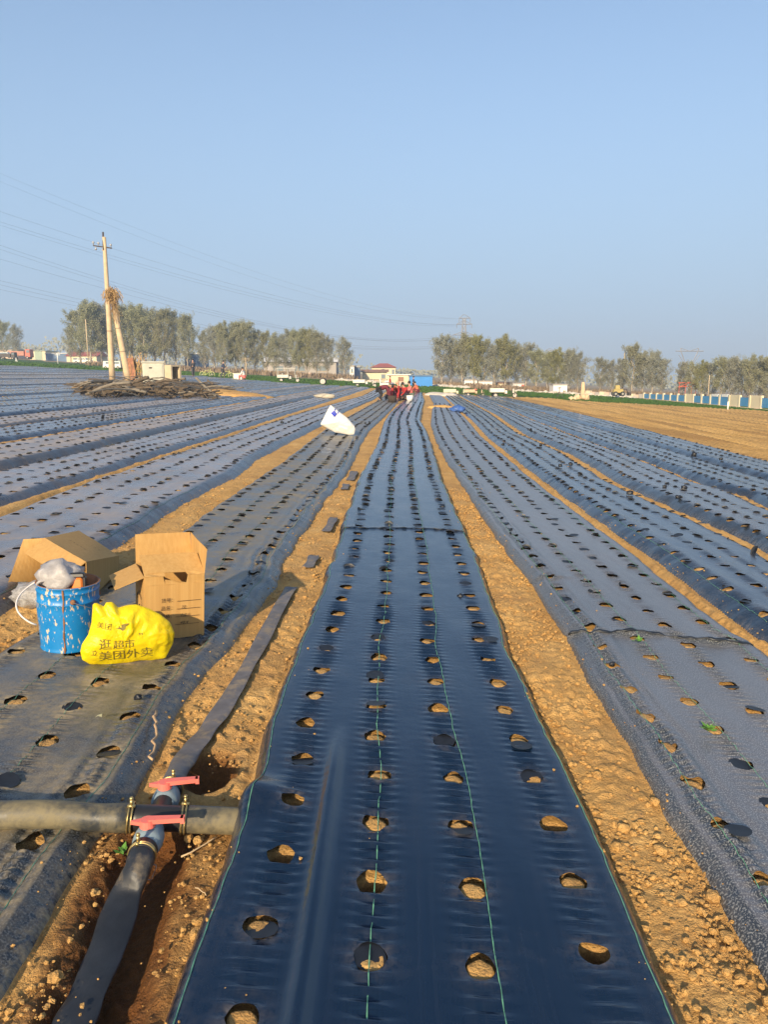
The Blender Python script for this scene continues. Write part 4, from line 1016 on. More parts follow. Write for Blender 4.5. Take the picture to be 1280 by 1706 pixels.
m = MB(); m.add([(0, 0, 0), (.014, .002, .008), (.03, -.004, .006), (.026, .016, .011), (.016, .022, .006), (.004, .02, .002)], [(0, 1, 4, 5), (1, 2, 3, 4)]); m.build('dry_leaf', simple('pale_leaf', (.40, .38, .22), .7, .2, 40), loc=PT(157, 1196, .072), label='small pale dry leaf on the dusty strip below the yellow bag', cat='leaf')
m = MB(); pts = [(.016*cos(a)+.003*sin(3*a), .004+.012*sin(a), .018*sin(a)+.004*cos(2*a)) for a in [2*pi*k/20 for k in range(21)]]; m.tube(pts, .0013, 6); m.build('wire_loop', M_wire, loc=PT(249, 1452, .02), label='small ring of bare wire hanging beside the near flat hose', cat='wire')
m = MB(); pts = [(.0, 0, 0), (-.004, .004, .012), (.002, .010, .022), (.012, .016, .026), (.02, .02, .022)]; m.tube(pts, .0018, 6); m.build('film_pin', M_hosew, loc=PT(294, 1698, .05), smooth=True, label='white curved film pin in the near left corner of the centre strip', cat='pin')
M_leaf = simple('fresh_green_leaf', (.09, .22, .03), .6, .3, 40)
def weed(px, py, h, lab, n=14, s=.012, key=None):
    p = PT(px, py, h); m = MB(); r = random.Random(px)
    for k in range(n):
        a = r.uniform(0, 2*pi); l = s*r.uniform(.8, 2.2); e = r.uniform(.1, .9); d = Vector((cos(a), sin(a), e)); q = Vector((-sin(a), cos(a), 0))*l*.28; b0 = Vector((r.uniform(-1, 1), r.uniform(-1, 1), 0))*s*.8
        m.add([b0, b0+d*l*.5+q, b0+d*l, b0+d*l*.5-q], [(0, 1, 2, 3)])
    m.build('weed', M_leaf, loc=p, label=lab, cat='weed')
weed(205, 1421, .02, 'tiny green weed sprouting beside the near valve'); weed(1184, 1216, .09, 'green weed growing out of a hole in the grey right strip', 26, .016); weed(1064, 1068, .09, 'small green weed poking through the fold of the grey right strip', 16, .014); weed(735, 828, .07, 'dark tuft of weed on the centre strip beyond its fold', 14, .018)
M_scrap = M_flap
scr = [(731, 828, .07, .05), (737, 848, .07, .06), (767, 996, .07, .045), (230, 1164, .07, .035), (838, 742, .09, .07), (1050, 823, .12, .075), (1141, 814, .13, .08), (1157, 760, .13, .12), (1202, 766, .13, .08), (1131, 830, .12, .07), (952, 775, .12, .08), (934, 777, .12, .07), (901, 743, .12, .08), (1108, 812, .12, .06), (1020, 1108, .09, .03), (470, 705, .1, .09), (616, 706, .08, .09), (609, 706, .08, .07)]
wh = ['beyond the fold on the centre strip, the far one of a pair', 'beyond the fold on the centre strip, the near one of a pair', 'standing up beside a hole on the right half of the centre strip', 'on the dusty strip straight below the yellow bag', 'far up the grey strip right of the centre strip', 'on the steep shouldered second bed on the right', 'on the third bed right of the centre strip, rightmost of a cluster', 'the biggest, far right near the ploughed field', 'rightmost of all, beside the ploughed field', 'in a cluster on the third bed to the right, nearest of it', 'far up the second bed on the right, right of a pair', 'far up the second bed on the right, left of a pair', 'on the far part of the third bed on the right', 'in a cluster on the third bed to the right, leftmost of it', 'beside a hole just below the fold of the grey right strip', 'on the far left beds well before the white sack', 'right of the white sack, right of a pair', 'right of the white sack, left of a pair']
for i, ((px, py, h, s), w_) in enumerate(zip(scr, wh)):
    p = PT(px, py, h); m = crumple((0, 0, 0), (s*.5, s*.3, s*.42), 30+i, .6, 1.8, 2, flatten=-s*.3); m.build('film_scrap', M_scrap, loc=p+Vector((0, 0, s*.2)), smooth=True, label='black film scrap '+w_, cat='film scrap', group='crumpled scraps of black film')
# white sack
def mat_sack():
    m = simple('white_woven_sack', (.78, .75, .70), .55, .06, 8, .01, bscale=7, stain=((.50, .40, .30), 3, .60)); return m
sp = G(562, 722, .08); msk = T_ = .0140
t = thing('fertilizer_sack', 'white woven sack with a blue square print far up the left strip', 'sack', (sp[0], sp[1], ZS('L1', sp[0], sp[1])+.005), -math.atan2(sp[0], sp[1]), tilt=True)
ol = [(635, 160), (690, 195), (760, 250), (830, 295), (900, 345), (1000, 450), (1016, 500), (1002, 578), (930, 590), (850, 575), (720, 560), (600, 505), (490, 450), (540, 350), (600, 220)]
l3 = lambda q: ((480+q[0]/9.14-562)*msk, (724.5-(660+q[1]/9.14))*msk/.99)
m, dep2 = inflate([l3(q) for q in ol], .14, 14, .02, 8, cx=l3((760, 420)), n=90); m.v = [(x, y*min(1, .4+z*2), z) for x, y, z in m.v]; m.build('sack_body', mat_sack(), t, smooth=True)
def patch(q4, mat, nm, off=.012):
    a, b_, c_, d_ = [Vector(l3(q)) for q in q4]; vs = []; fs = []
    for j in range(9):
        for i in range(9):
            p = a.lerp(b_, i/8).lerp(d_.lerp(c_, i/8), j/8); vs.append((p.x, -dep2(p.x, p.y)*min(1, .4+p.y*2)-off, p.y))
    for j in range(8):
        for i in range(8): k = j*9+i; fs.append((k, k+1, k+10, k+9))
    mm = MB(); mm.add(vs, fs); mm.build(nm, mat, t, smooth=True)
M_blue = simple('blue_print', (.03, .05, .42), .6, .2, 12)
patch([(640, 275), (690, 232), (735, 285), (697, 328)], M_blue, 'blue_print'); patch([(690, 228), (703, 206), (712, 214), (700, 240)], M_blue, 'blue_print'); patch([(738, 270), (755, 240), (762, 250), (742, 285)], M_blue, 'blue_print')

# ------------------------------------------------------------------ pole, brace pole, cabinets and heap in the middle distance
M_conc = simple('sunlit_concrete', (.56, .43, .27), .85, .15, 3, .01, bscale=20); M_steel = simple('dark_steel', (.06, .045, .04), .6, .3, 10); M_porc = simple('porcelain', (.35, .36, .38), .3, .1, 5)
def taper_pole(name, lab, a, b_, r0, r1, cat='pole'):
    t_ = thing(name, lab, cat, a); m = MB(); v = Vector(b_)-Vector(a); m.tube([v*k/8 for k in range(9)], [r0+(r1-r0)*k/8 for k in range(9)], 14); m.build('pole_shaft', M_conc, t_, smooth=True)
    for z in (.35, .62): m = MB(); m.tube([v*z, v*(z+.004)], (r0+(r1-r0)*z)*1.08, 14); m.build('steel_band', M_steel, t_)
    return t_, v
Yp = 50.0; pbz = PT(187, 634, 0); Yp = pbz.y
def W3(px, py, Y):
    d = ray(px, py); k = Y/d[1]; return Vector((d[0]*k, Y, H0+d[2]*k))
tp = W3(173, 395, Yp)
p1, v = taper_pole('utility_pole', 'tall pale concrete utility pole with a short crossarm at its top', pbz, tp, .21, .12)
m = MB(); a = v*.93+Vector((-.75, 0, .12)); b_ = v*.93+Vector((.48, 0, -.05)); m.tube([a, b_], .045, 6); m.tube([v*.91+Vector((-.05, -.1, 0)), v+Vector((-.05, 0, .32))], .06, 6); m.build('crossarm', M_steel, p1)
for q, up in ((0, 1), (.12, -1), (.28, 1), (.5, -1), (.95, 1)):
    m = MB(); c = a.lerp(b_, q); m.tube([c, c+Vector((0, 0, .12*up)), c+Vector((0, 0, .16*up)), c+Vector((0, 0, .24*up)), c+Vector((0, 0, .28*up))], [.03, .03, .075, .08, .03], 8); m.build('insulator', M_porc, p1, smooth=True)
bb = PT(214, 637, 0); bb.y = Yp+.6; bb = W3(214, 635, bb.y); bt = W3(186, 492, Yp+.25)
p2, v2_ = taper_pole('brace_pole', 'thick leaning concrete brace pole beside the tall utility pole', bb, bt, .24, .17)
M_straw = simple('dry_vines', (.42, .27, .11), .9, .4, 20); M_brick_old = simple('red_brown_sheet', (.30, .13, .07), .8, .4, 6)
m = MB(); r = random.Random(5); c0 = W3(182, 484, Yp)
for k in range(260):
    p = c0+Vector((r.gauss(.12, .22), r.gauss(0, .18), r.gauss(-.05, .15))); pts = [p]; d = Vector((r.uniform(-1, 1), r.uniform(-1, 1), r.uniform(-1.4, .4)))*.075
    for j in range(4): p = p+d+Vector((r.gauss(0, .06), r.gauss(0, .05), -.05*j)); pts.append(p)
    m.tube([q-c0 for q in pts], .014, 3, cap=False)
for k in range(38):
    p = c0+Vector((r.uniform(-.1, .6), r.gauss(0, .15), -.3)); n_ = r.randint(2, 9); pts = [p]
    for j in range(n_): p = p+Vector((r.gauss(.02, .05), r.gauss(0, .04), -.2)); pts.append(p)
    m.tube([q-c0 for q in pts], .013, 3, cap=False)
m.build('dry_vine_tangle', M_straw, loc=c0, label='tangle of dry vines wrapped round the tops of the brace pole and utility pole', cat='dry vines')
m = MB(); cb = W3(222, 637, Yp+.8)
for k in range(70):
    p = Vector((r.gauss(.1, .3), r.gauss(0, .2), 0)); pts = [p]; 
    for j in range(5): p = p+Vector((r.gauss(0, .10), r.gauss(0, .06), r.uniform(.15, .5))); pts.append(p)
    m.tube(pts, .016, 3, cap=False)
m.build('dry_shrub', M_straw, loc=cb, label='leafless dry shrub at the foot of the leaning brace pole', cat='shrub')
m = MB(); m.box((0, 0, .9), (.75, .10, 1.8), Matrix.Rotation(-.12, 4, 'Y')); o = m.build('rusty_panel', M_brick_old, loc=W3(220, 640, Yp+.5), label='rusty brown sheet leaning against the foot of the brace pole', cat='metal sheet')
# cabinets
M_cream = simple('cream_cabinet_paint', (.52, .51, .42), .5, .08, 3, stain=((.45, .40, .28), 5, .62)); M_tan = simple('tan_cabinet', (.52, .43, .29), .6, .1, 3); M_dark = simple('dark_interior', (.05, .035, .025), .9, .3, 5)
def cabinet(px, py, w, d, h, rz, lab, mat, opening=False, roof=True):
    p = PT(px, py, 0); p = W3(px, py, p.y); t_ = thing('meter_cabinet', lab, 'cabinet', p, rz); m = MB()
    if opening:
        th = .1; m.box((0, d/2, h/2), (w, .05, h)); m.box((-w/2+th/2, 0, h/2), (th, d-.06, h)); m.box((w/2-th/2, 0, h/2), (th, d-.06, h)); m.box((0, 0, h-th/2+.002), (w-2*th, d-.06, th)); m.box((0, 0, th/2), (w-2*th, d-.06, th)); m.build('cabinet_body', mat, t_)
        m = MB(); m.box((0, d/2-.08, h/2), (w-2.2*th, .03, h-2.2*th)); m.build('cabinet_shade_panel', M_dark, t_)  # dark panel painted for the shade inside the open cabinet
    else:
        m.box((0, 0, h/2), (w, d, h), None, 1, .015); m.build('cabinet_body', mat, t_, smooth=False)
        m = MB(); m.box((0, -d/2-.012, h/2), (w*.88, .02, h*.88), None, 1, .006); m.build('cabinet_door', mat, t_)
        m = MB(); m.box((-w*.12, -d/2-.03, h*.8), (.16, .02, .07)); m.build('nameplate', M_steel, t_)
    if roof: m = MB(); m.box((0, 0, h+.035), (w+.12, d+.12, .07), None, .97, .01); m.build('cabinet_roof', M_cream, t_)
    return t_
cabinet(257, 646, 1.15, .85, 1.38, radians(14), 'closed cream metal meter cabinet among the heap near the utility pole', M_cream)
cabinet(284, 643, .75, 1.3, 1.28, radians(52), 'open tan cabinet with a dark empty inside, right of the cream cabinet', M_tan, True, False)
# heap of old hoses and branches on a low soil mound
def mound(px, py, rx, ry, h, name, mat, lab=None, cat=None, kind='structure', seed=1):
    p = PT(px, py, 0); m = MB(); V, Fc = ICO[3]; vs = []
    for v in V:
        k = 1+.25*float(fbm(np.array([v[0]*2+seed]), np.array([v[1]*2]), seed, 3)[0]); vs.append((v[0]*rx*k, v[1]*ry*k, max(-.1, v[2])*h*(1+.5*float(fbm(np.array([v[0]*4]), np.array([v[1]*4+seed]), seed+3, 4)[0]))))
    m.add(vs, Fc); return m.build(name, mat, loc=p, smooth=True, label=lab, cat=cat, kind=kind, rot=(0, atan(S), 0))
M_junk_b = simple('dark_debris', (.10, .075, .05), .95, .5, 2, .05, bscale=6)
mound(255, 650, 4.6, 2.8, .33, 'debris_mound', M_junk_b, seed=3); mound(350, 659, 3.2, 1.3, .30, 'soil_mound', M_soil, seed=5); mound(180, 652, 1.9, 1.2, .25, 'soil_mound', M_soil, seed=8); mound(215, 640, 2.5, 2, .25, 'soil_mound', M_soil, seed=9)
M_junk = [simple('weathered_branch', (.115, .088, .062), .9, .35, 6, .01), simple('faded_black_hose', (.055, .055, .055), .75, .35, 5, .005), simple('grey_wood', (.19, .165, .13), .9, .3, 6, .01)]
r = random.Random(12)
for k in range(150):
    t_ = r.random(); px = 135+250*t_; base = 657+r.uniform(-10, 10)*(1 if 150 < px < 360 else .4)-6*(px < 170)
    if 225 < px < 300: base = max(base, 651)
    p = PT(px, base, 0); h = max(.05, r.random()*.66*exp(-((px-250)/120)**2)+.10); a = r.gauss(0, .55); L2_ = r.uniform(.5, 2.0); d = Vector((cos(a), sin(a), 0)); pts = []; n_ = 8; bend = r.uniform(-.5, .5); tz = r.gauss(0, .16)
    for j in range(n_+1):
        f = j/n_-.5; pts.append(Vector((d.x*L2_*f-d.y*bend*(f*f-.1)*1.2, d.y*L2_*f+d.x*bend*(f*f-.1)*1.2, h+tz*L2_*f-.35*L2_*f*f*.8+r.uniform(-.02, .02))))
    rad = r.uniform(.035, .085); m = MB(); m.tube(pts, [rad*r.uniform(.7, 1.1) for _ in range(n_+1)], 6, flat=r.choice([1, .5, .4])); mat = r.choice(M_junk)
    wh_ = 'branch' if mat is not M_junk[1] else 'hose'
    m.build('old_hose' if wh_ == 'hose' else 'dry_branch', mat, loc=p, smooth=True, label=('faded black hose length in the heap around the utility pole and cabinets' if wh_ == 'hose' else 'weathered branch in the heap around the utility pole and cabinets'), cat='hose' if wh_ == 'hose' else 'branch', group='old hoses in the heap' if wh_ == 'hose' else 'branches in the heap')
m = MB()
for k in range(900):
    px = 135+255*r.random(); p = PT(px, 656+r.uniform(-11, 11)*(1 if 150 < px < 360 else .45), 0); h = .05+.42*r.random()*exp(-((px-250)/120)**2); L2_ = r.uniform(.08, .4); a = r.uniform(0, pi); d = Vector((cos(a)*L2_, sin(a)*L2_, r.uniform(-.1, .15))); p.z += h
    w = Vector((0, 0, r.uniform(.015, .05))); m.add([p-d-w, p+d-w, p+d*.9+w, p-d*.8+w], [(0, 1, 2, 3)])
m.build('heap_litter', M_junk_b, kind='stuff')
p0 = PT(360, 664, 0); m = MB(); m.tube([(0, 0, .1), (-.45, .2, .45), (-.95, .4, .9)], [.06, .055, .05], 6); m.build('timber_post', M_junk[2], loc=p0, label='weathered timber sticking up slantwise from the right part of the heap', cat='timber')
m = MB(); m.tube([Vector(W3(px, py, 42-.02*px))-Vector(W3(0, 644, 42)) for px, py in [(-40, 642), (0, 645), (40, 646), (80, 649), (125, 647), (150, 645)]], .075, 8); m.build('black_hose', M_lay, loc=W3(0, 644, 42), smooth=True, label='long thick black hose lying across the left field to the heap', cat='hose')
# ------------------------------------------------------------------ people
def skin(verts, edges, rad, name, mat, parent=None, sub=1, root=0, **k):
    me = bpy.data.meshes.new(name); me.from_pydata([tuple(v) for v in verts], edges, []); o = bpy.data.objects.new(name, me); COL.objects.link(o)
    md = o.modifiers.new('s', 'SKIN'); 
    for i, sv in enumerate(me.skin_vertices[0].data): sv.radius = (rad[i], rad[i]); sv.use_root = (i == root)
    sb = o.modifiers.new('u', 'SUBSURF'); sb.levels = sub
    dg = bpy.context.evaluated_depsgraph_get(); nm = bpy.data.meshes.new_from_object(o.evaluated_get(dg)); bpy.data.objects.remove(o); bpy.data.meshes.remove(me)
    nm.materials.clear(); nm.materials.append(mat); nm.polygons.foreach_set('use_smooth', [True]*len(nm.polygons)); return link(name, nm, parent, **k)
M_skin = simple('skin', (.50, .28, .18), .6, .1, 10); M_hair = simple('black_hair', (.02, .015, .012), .6, .2, 20)
def cloth(n_, c): return simple(n_, c, .85, .2, 8)
POSES = {
 'bend': dict(pel=(-.28, 0, .62), chest=(.10, 0, .74), neck=(.24, 0, .78), head=(.38, 0, .76), sh=(.14, .17, .72), el=(.24, .2, .42), ha=(.38, .12, .10), kn=(-.12, .13, .38), an=(-.25, .13, .06)),
 'squat': dict(pel=(-.15, 0, .26), chest=(.02, 0, .62), neck=(.08, 0, .76), head=(.14, 0, .88), sh=(.04, .18, .66), el=(.22, .2, .42), ha=(.42, .1, .22), kn=(.22, .15, .46), an=(.02, .13, .06)),
 'sit': dict(pel=(-.1, 0, .32), chest=(-.02, 0, .68), neck=(.02, 0, .82), head=(.05, 0, .96), sh=(0, .18, .74), el=(.14, .2, .48), ha=(.32, .1, .34), kn=(.3, .14, .40), an=(.3, .13, .06)),
 'walk': dict(pel=(0, 0, .86), chest=(.06, 0, 1.25), neck=(.09, 0, 1.42), head=(.12, 0, 1.56), sh=(.07, .18, 1.34), el=(.18, .2, 1.08), ha=(.38, .14, 1.0), kn=(.1, .1, .48), an=(-.05, .1, .06)),
 'stand': dict(pel=(0, 0, .88), chest=(0, 0, 1.28), neck=(.0, 0, 1.45), head=(.02, 0, 1.58), sh=(0, .19, 1.37), el=(.02, .24, 1.1), ha=(.08, .22, .86), kn=(.02, .1, .48), an=(0, .1, .06)),
}
def person(loc, rz, pose, jc, tc_, lab, sc=1.0, hair=None, hat=None, split=0.0):
    t_ = thing('person', lab, 'person', loc, rz); t_.scale = (sc, sc, sc); q = POSES[pose]; V_ = lambda k, s=1: Vector((q[k][0], q[k][1]*s, q[k][2]))
    vs = [V_('pel'), V_('pel').lerp(V_('chest'), .5), V_('chest'), V_('neck'), V_('head')-(V_('head')-V_('neck'))*.25, V_('head')+(V_('head')-V_('neck')).normalized()*.10]; rad = [.13, .12, .13, .05, .075, .07]; ed = [(0, 1), (1, 2), (2, 3), (3, 4), (4, 5)]
    arms = []; legs = []
    for s in (-1, 1):
        n0 = len(vs); ha = V_('ha', s); el = V_('el', s); hd_ = (ha-el).normalized(); vs += [V_('sh', s), el, ha, ha+hd_*.06, ha+hd_*.11+Vector((0, -s*.01, 0)), ha+hd_*.05+Vector((0, -s*.045, 0))]; rad += [.065, .045, .032, .034, .018, .013]; ed += [(2, n0), (n0, n0+1), (n0+1, n0+2), (n0+2, n0+3), (n0+3, n0+4), (n0+3, n0+5)]
        n1 = len(vs); off_ = Vector((split*s, 0, 0)); hip = V_('pel', 1)+Vector((0, s*.1, -.03)); kn = V_('kn', s)+off_*.5; an = V_('an', s)+off_; vs += [hip, kn, an, an+Vector((.15, 0, -.02))]; rad += [.09, .06, .042, .035]; ed += [(0, n1), (n1, n1+1), (n1+1, n1+2), (n1+2, n1+3)]
        arms.append(n0); legs.append(n1)
    skin(vs, ed, rad, 'body', M_skin, t_)
    jv = [vs[0], vs[1], vs[2], vs[2].lerp(vs[3], .7)]; jr = [.155, .15, .16, .08]; je = [(0, 1), (1, 2), (2, 3)]
    for n0 in arms: k = len(jv); jv += [vs[n0], vs[n0+1], vs[n0+1].lerp(vs[n0+2], .85)]; jr += [.085, .062, .048]; je += [(2, k), (k, k+1), (k+1, k+2)]
    skin(jv, je, jr, 'jacket', jc, t_)
    pv = [vs[0]]; pr_ = [.14]; pe = []
    for n1 in legs: k = len(pv); pv += [vs[n1], vs[n1+1], vs[n1+1].lerp(vs[n1+2], .9)]; pr_ += [.11, .082, .06]; pe += [(0, k), (k, k+1), (k+1, k+2)]
    skin(pv, pe, pr_, 'trousers', tc_, t_)
    for n1 in legs: m = MB(); m.box(vs[n1+2]+Vector((.06, 0, -.02)), (.26, .09, .09), None, .85, .02); m.build('shoe', M_hair, t_)
    hc = vs[4].lerp(vs[5], .55); up = (vs[5]-vs[4]).normalized(); fwd = Vector((1, 0, -.2)) if pose != 'bend' else Vector((.5, 0, -1)); fwd = (fwd-up*fwd.dot(up)).normalized()
    m = MB(); m.blob(hc-fwd*.022+up*.02, (.098, .092, .105), 2, .02); o = m.build('headscarf' if hat else 'hair', hat or hair or M_hair, t_, smooth=True)
    m = MB(); m.blob(hc+fwd*.085-up*.01, (.018, .014, .022), 1, 0); m.blob(hc+fwd*.075-up*.055, (.012, .025, .008), 1, 0); m.build('nose_and_mouth', M_skin, t_, smooth=True)
    for s in (-1, 1):
        m = MB(); m.blob(hc+fwd*.078+Vector((0, s*.03, 0))+up*.018, .011, 1, 0); m.build('eye', M_hair, t_)
    return t_
maroon = cloth('maroon_cloth', (.13, .015, .03)); red = cloth('red_cloth', (.36, .02, .02)); orange = cloth('orange_red_cloth', (.55, .13, .06)); dgrey = cloth('dark_grey_cloth', (.06, .06, .07)); olive = cloth('grey_green_cloth', (.12, .15, .12)); navy = cloth('navy_cloth', (.03, .045, .09)); pink = cloth('pink_cloth', (.70, .18, .16)); black = cloth('black_cloth', (.02, .02, .025)); blueg = cloth('blue_grey_cloth', (.18, .20, .27)); white = cloth('white_cloth', (.72, .70, .66)); peach = cloth('peach_cloth', (.80, .38, .24))
Yw = 41.0
ppl = [(640, 668, 0.1, 'bend', maroon, black, 'person in a maroon jacket bending forward at the left end of the planting group', 1.15, None),
 (650, 667, 0.3, 'squat', maroon, dgrey, 'person in a maroon jacket and grey headscarf squatting in the planting group', 1.05, blueg),
 (661, 668, -1.9, 'bend', red, maroon, 'person in red bending towards the camera in the middle of the planting group', 1.1, orange),
 (666, 664, 2.8, 'squat', orange, red, 'person in orange red with a peach headscarf squatting in the planting group', 1.15, peach),
 (674, 666, -2.4, 'squat', red, dgrey, 'person in bright red squatting right of the middle of the planting group', 1.1, None),
 (683, 666, -2.9, 'sit', pink, olive, 'person in pink with grey green trousers sitting at the right end of the planting group', 1.1, None),
 (694, 655, 2.6, 'squat', orange, maroon, 'person in orange squatting behind the planting group, close to the blue shed', 1.0, None),
 (689, 652, 0, 'stand', navy, black, 'person in dark clothes standing behind the planting group before the blue shed', .85, None),
 (650, 651, 0, 'stand', red, olive, 'person in red standing by a pale cart behind the planting group', .8, black)]
for px, py, rz, pose, j_, tr_, lab, sc, hat in ppl:
    p = PT(px, py, .02); person(p, rz, pose, j_, tr_, lab, sc*.88, None, hat)
wp = PT(683, 669, .05); m = MB(); m.lathe([(0, 0), (.15, 0), (.19, .32), (.18, .32), (.14, .02)], 16); m.build('white_tub', simple('white_plastic', (.75, .73, .70), .5, .05, 4), loc=wp, smooth=True, label='white tub beside the sitting person in pink', cat='tub')
wp = PT(654, 670, .05); m = MB(); m.lathe([(0, 0), (.2, 0), (.24, .32), (.23, .32), (.19, .02)], 16); m.build('dark_tub', M_dark, loc=wp, smooth=True, label='dark round tub on the film between the red and maroon people', cat='tub')
for px, py, rz, pose, j_, tr_, lab in ((371, 629, 0, 'walk', navy, dgrey, 'person in navy walking beside a bicycle at the field edge'), (322, 627, 2.6, 'stand', dgrey, dgrey, 'person in dark clothes standing at the far field edge beyond the heap'), (405, 632, 3.0, 'sit', white, pink, 'person in white and red sitting at the field edge beyond the heap')):
    p = PT(px, py+1, .0); person(p, rz, pose, j_, tr_, lab, 1.12 if pose != 'sit' else 1.2, split=.18 if pose == 'walk' else 0)
# ------------------------------------------------------------------ cycles and three wheelers
M_tyre = simple('tyre_rubber', (.03, .03, .03), .8, .2, 10); M_rim = simple('wheel_rim', (.45, .43, .38), .5, .1, 5, metal=.3)
def wheel(parent, c, r, w, mat=M_tyre):
    m = MB(); c = Vector(c); n_ = 18; pr_ = [(r-w*.9, -w/2), (r-w*.2, -w/2), (r, -w*.2), (r, w*.2), (r-w*.2, w/2), (r-w*.9, w/2), (r-w*.9, -w/2)]; vs = []; fs = []
    for rr, y in pr_:
        for k in range(n_): a = 2*pi*k/n_; vs.append((rr*cos(a), y, rr*sin(a)))
    for i in range(len(pr_)-1):
        for k in range(n_): fs.append((i*n_+k, (i+1)*n_+k, (i+1)*n_+(k+1) % n_, i*n_+(k+1) % n_))
    m.add(vs, fs); o = link('wheel', m.mesh('tyre', mat, True), parent); o.location = c
    m = MB(); 
    if w > .06:
        m.tube([(0, -w*.3, 0), (0, w*.3, 0)], r-w*.85, 16); m.tube([(0, -w*.55, 0), (0, w*.55, 0)], r*.2, 10)
    else:
        for k in range(8): a = pi*k/8; m.tube([((r-w)*cos(a), 0, (r-w)*sin(a)), (-(r-w)*cos(a), 0, -(r-w)*sin(a))], .006, 3)
        m.tube([(0, -.04, 0), (0, .04, 0)], .025, 8)
    m.build('rim', M_rim, o); return o
def trike(px, py, lab, L_m, h, mat, face=1, canopy=False, load=None, cat='three wheeler', Y=None, sides=.32):
    p = PT(px, py, 0) if Y is None else W3(px, py, Y); t_ = thing('cargo_tricycle', lab, cat, p, 0 if face > 0 else pi); s = L_m/2.7
    B = Vector((-.55, 0, .62))*s
    m = MB(); m.box(B, (1.45*s, 1.0*s, .05*s))
    for sy in (-1, 1): m.box((B.x, sy*.49*s, B.z+sides*.5*s+.03*s), (1.45*s, .03*s, sides*s))
    for sx in (-1, 1): m.box((B.x+sx*.71*s, 0, B.z+sides*.5*s+.03*s), (.03*s, .94*s, sides*s))
    for k in range(5):
        for sy in (-1, 1): m.box((B.x-.6*s+.3*k*s, sy*.515*s, B.z+sides*.5*s+.03*s), (.04*s, .02*s, sides*s))
    m.build('cargo_bed', mat, t_)
    m = MB(); m.tube([(-1.2*s, 0, .5*s), (.25*s, 0, .48*s), (.5*s, 0, .34*s), (.85*s, 0, .36*s), (1.02*s, 0, .8*s)], .045*s, 6); m.box((-.75*s, 0, .3*s), (.07*s, .9*s, .07*s)); m.box((.62*s, 0, .34*s), (.55*s, .5*s, .05*s)); m.build('frame', M_steel, t_)
    m = MB(); m.box((.33*s, 0, .62*s), (.34*s, .46*s, .34*s), None, .9, .02*s); m.build('seat_box', mat, t_); m = MB(); m.box((.33*s, 0, .83*s), (.38*s, .5*s, .08*s), None, .9, .02*s); m.build('seat', M_blackp, t_)
    m = MB(); m.tube([(1.30*s, -.06*s, .3*s), (1.10*s, 0, .95*s)], .03*s, 6); m.tube([(1.30*s, .06*s, .3*s), (1.10*s, 0, .95*s)], .03*s, 6); m.tube([(.92*s, -.34*s, 1.02*s), (1.06*s, -.2*s, .98*s), (1.06*s, .2*s, .98*s), (.92*s, .34*s, 1.02*s)], .022*s, 6); m.build('handlebar', M_steel, t_)
    m = MB(); m.box((1.12*s, 0, .72*s), (.10*s, .42*s, .46*s), Matrix.Rotation(-.25, 4, 'Y') if False else None, .8, .02*s); m.box((1.30*s, 0, .62*s), (.36*s, .14*s, .03*s)); m.build('front_fairing', mat, t_)
    m = MB(); m.tube([(1.19*s, 0, .86*s), (1.24*s, 0, .86*s)], .06*s, 10); m.build('headlight', M_porc, t_)
    for c in ((-.75*s, -.46*s, .28*s), (-.75*s, .46*s, .28*s)): wheel(t_, c, .28*s, .12*s)
    wheel(t_, (1.30*s, 0, .28*s), .28*s, .09*s)
    if canopy:
        m = MB(); m.box((-.1*s, 0, 1.78*s), (2.5*s, 1.15*s, .06*s), None, .94, .02*s); m.build('canopy_roof', mat, t_)
        for x_, y_ in ((-1.25, -.5), (-1.25, .5), (.05, -.5), (.05, .5), (1.0, -.4), (1.0, .4)): m = MB(); m.tube([(x_*s, y_*s, .6*s), (x_*s, y_*s, 1.76*s)], .022*s, 6); m.build('canopy_post', mat, t_)
        m = MB(); m.box((-.6*s, 0, .95*s), (.06*s, .9*s, .4*s)); m.box((-.95*s, 0, .85*s), (.4*s, .9*s, .06*s)); m.build('passenger_seat', mat, t_)
        m = MB(); m.box((1.03*s, 0, 1.35*s), (.02*s, .75*s, .6*s)); m.build('windscreen', M_glass, t_)
    if load:
        for (x_, y_, z_, r_, mt) in load: m = crumple((x_*s, y_*s, .75*s+z_*s), (r_*s*1.3, r_*s, r_*s*.7), int(px+x_*9), .3, 2, 2); o = m.build('load_bundle', mt, loc=None, smooth=True, label=('left ' if x_ < -.5 else 'right ' if x_ > 0 else 'middle ')+'bundle heaped on the '+' '.join(lab.split()[:3 if lab[0] == 'p' else 4]), cat='bundle'); o.matrix_world = t_.matrix_world.copy()
    return t_
M_glass = simple('dusty_glass', (.20, .24, .26), .15, .1, 3)
M_wp = simple('white_vehicle_paint', (.74, .71, .62), .45, .06, 3, stain=((.5, .42, .3), 3, .62)); M_yp = simple('pale_yellow_paint', (.66, .62, .42), .5, .06, 3, stain=((.45, .36, .22), 3, .6)); M_rp = simple('faded_red_paint', (.55, .12, .07), .5, .2, 3); M_tp = simple('tan_vehicle_paint', (.56, .42, .28), .6, .15, 3)
trike(479, 637, 'pale electric three wheeler with a canopy roof parked at the green field edge', 2.15, 1, simple('pale_grey_paint', (.62, .60, .52), .5, .08, 3), 1, True, Y=80)
trike(606, 646, 'small white cargo tricycle parked left of the planting group', 2.2, 1, M_wp, 1, Y=77)
trike(651, 652, 'white cargo tricycle partly hidden behind the planting group', 1.9, 1, M_wp, 1, Y=66, load=[(-.6, 0, .1, .25, M_wp)])
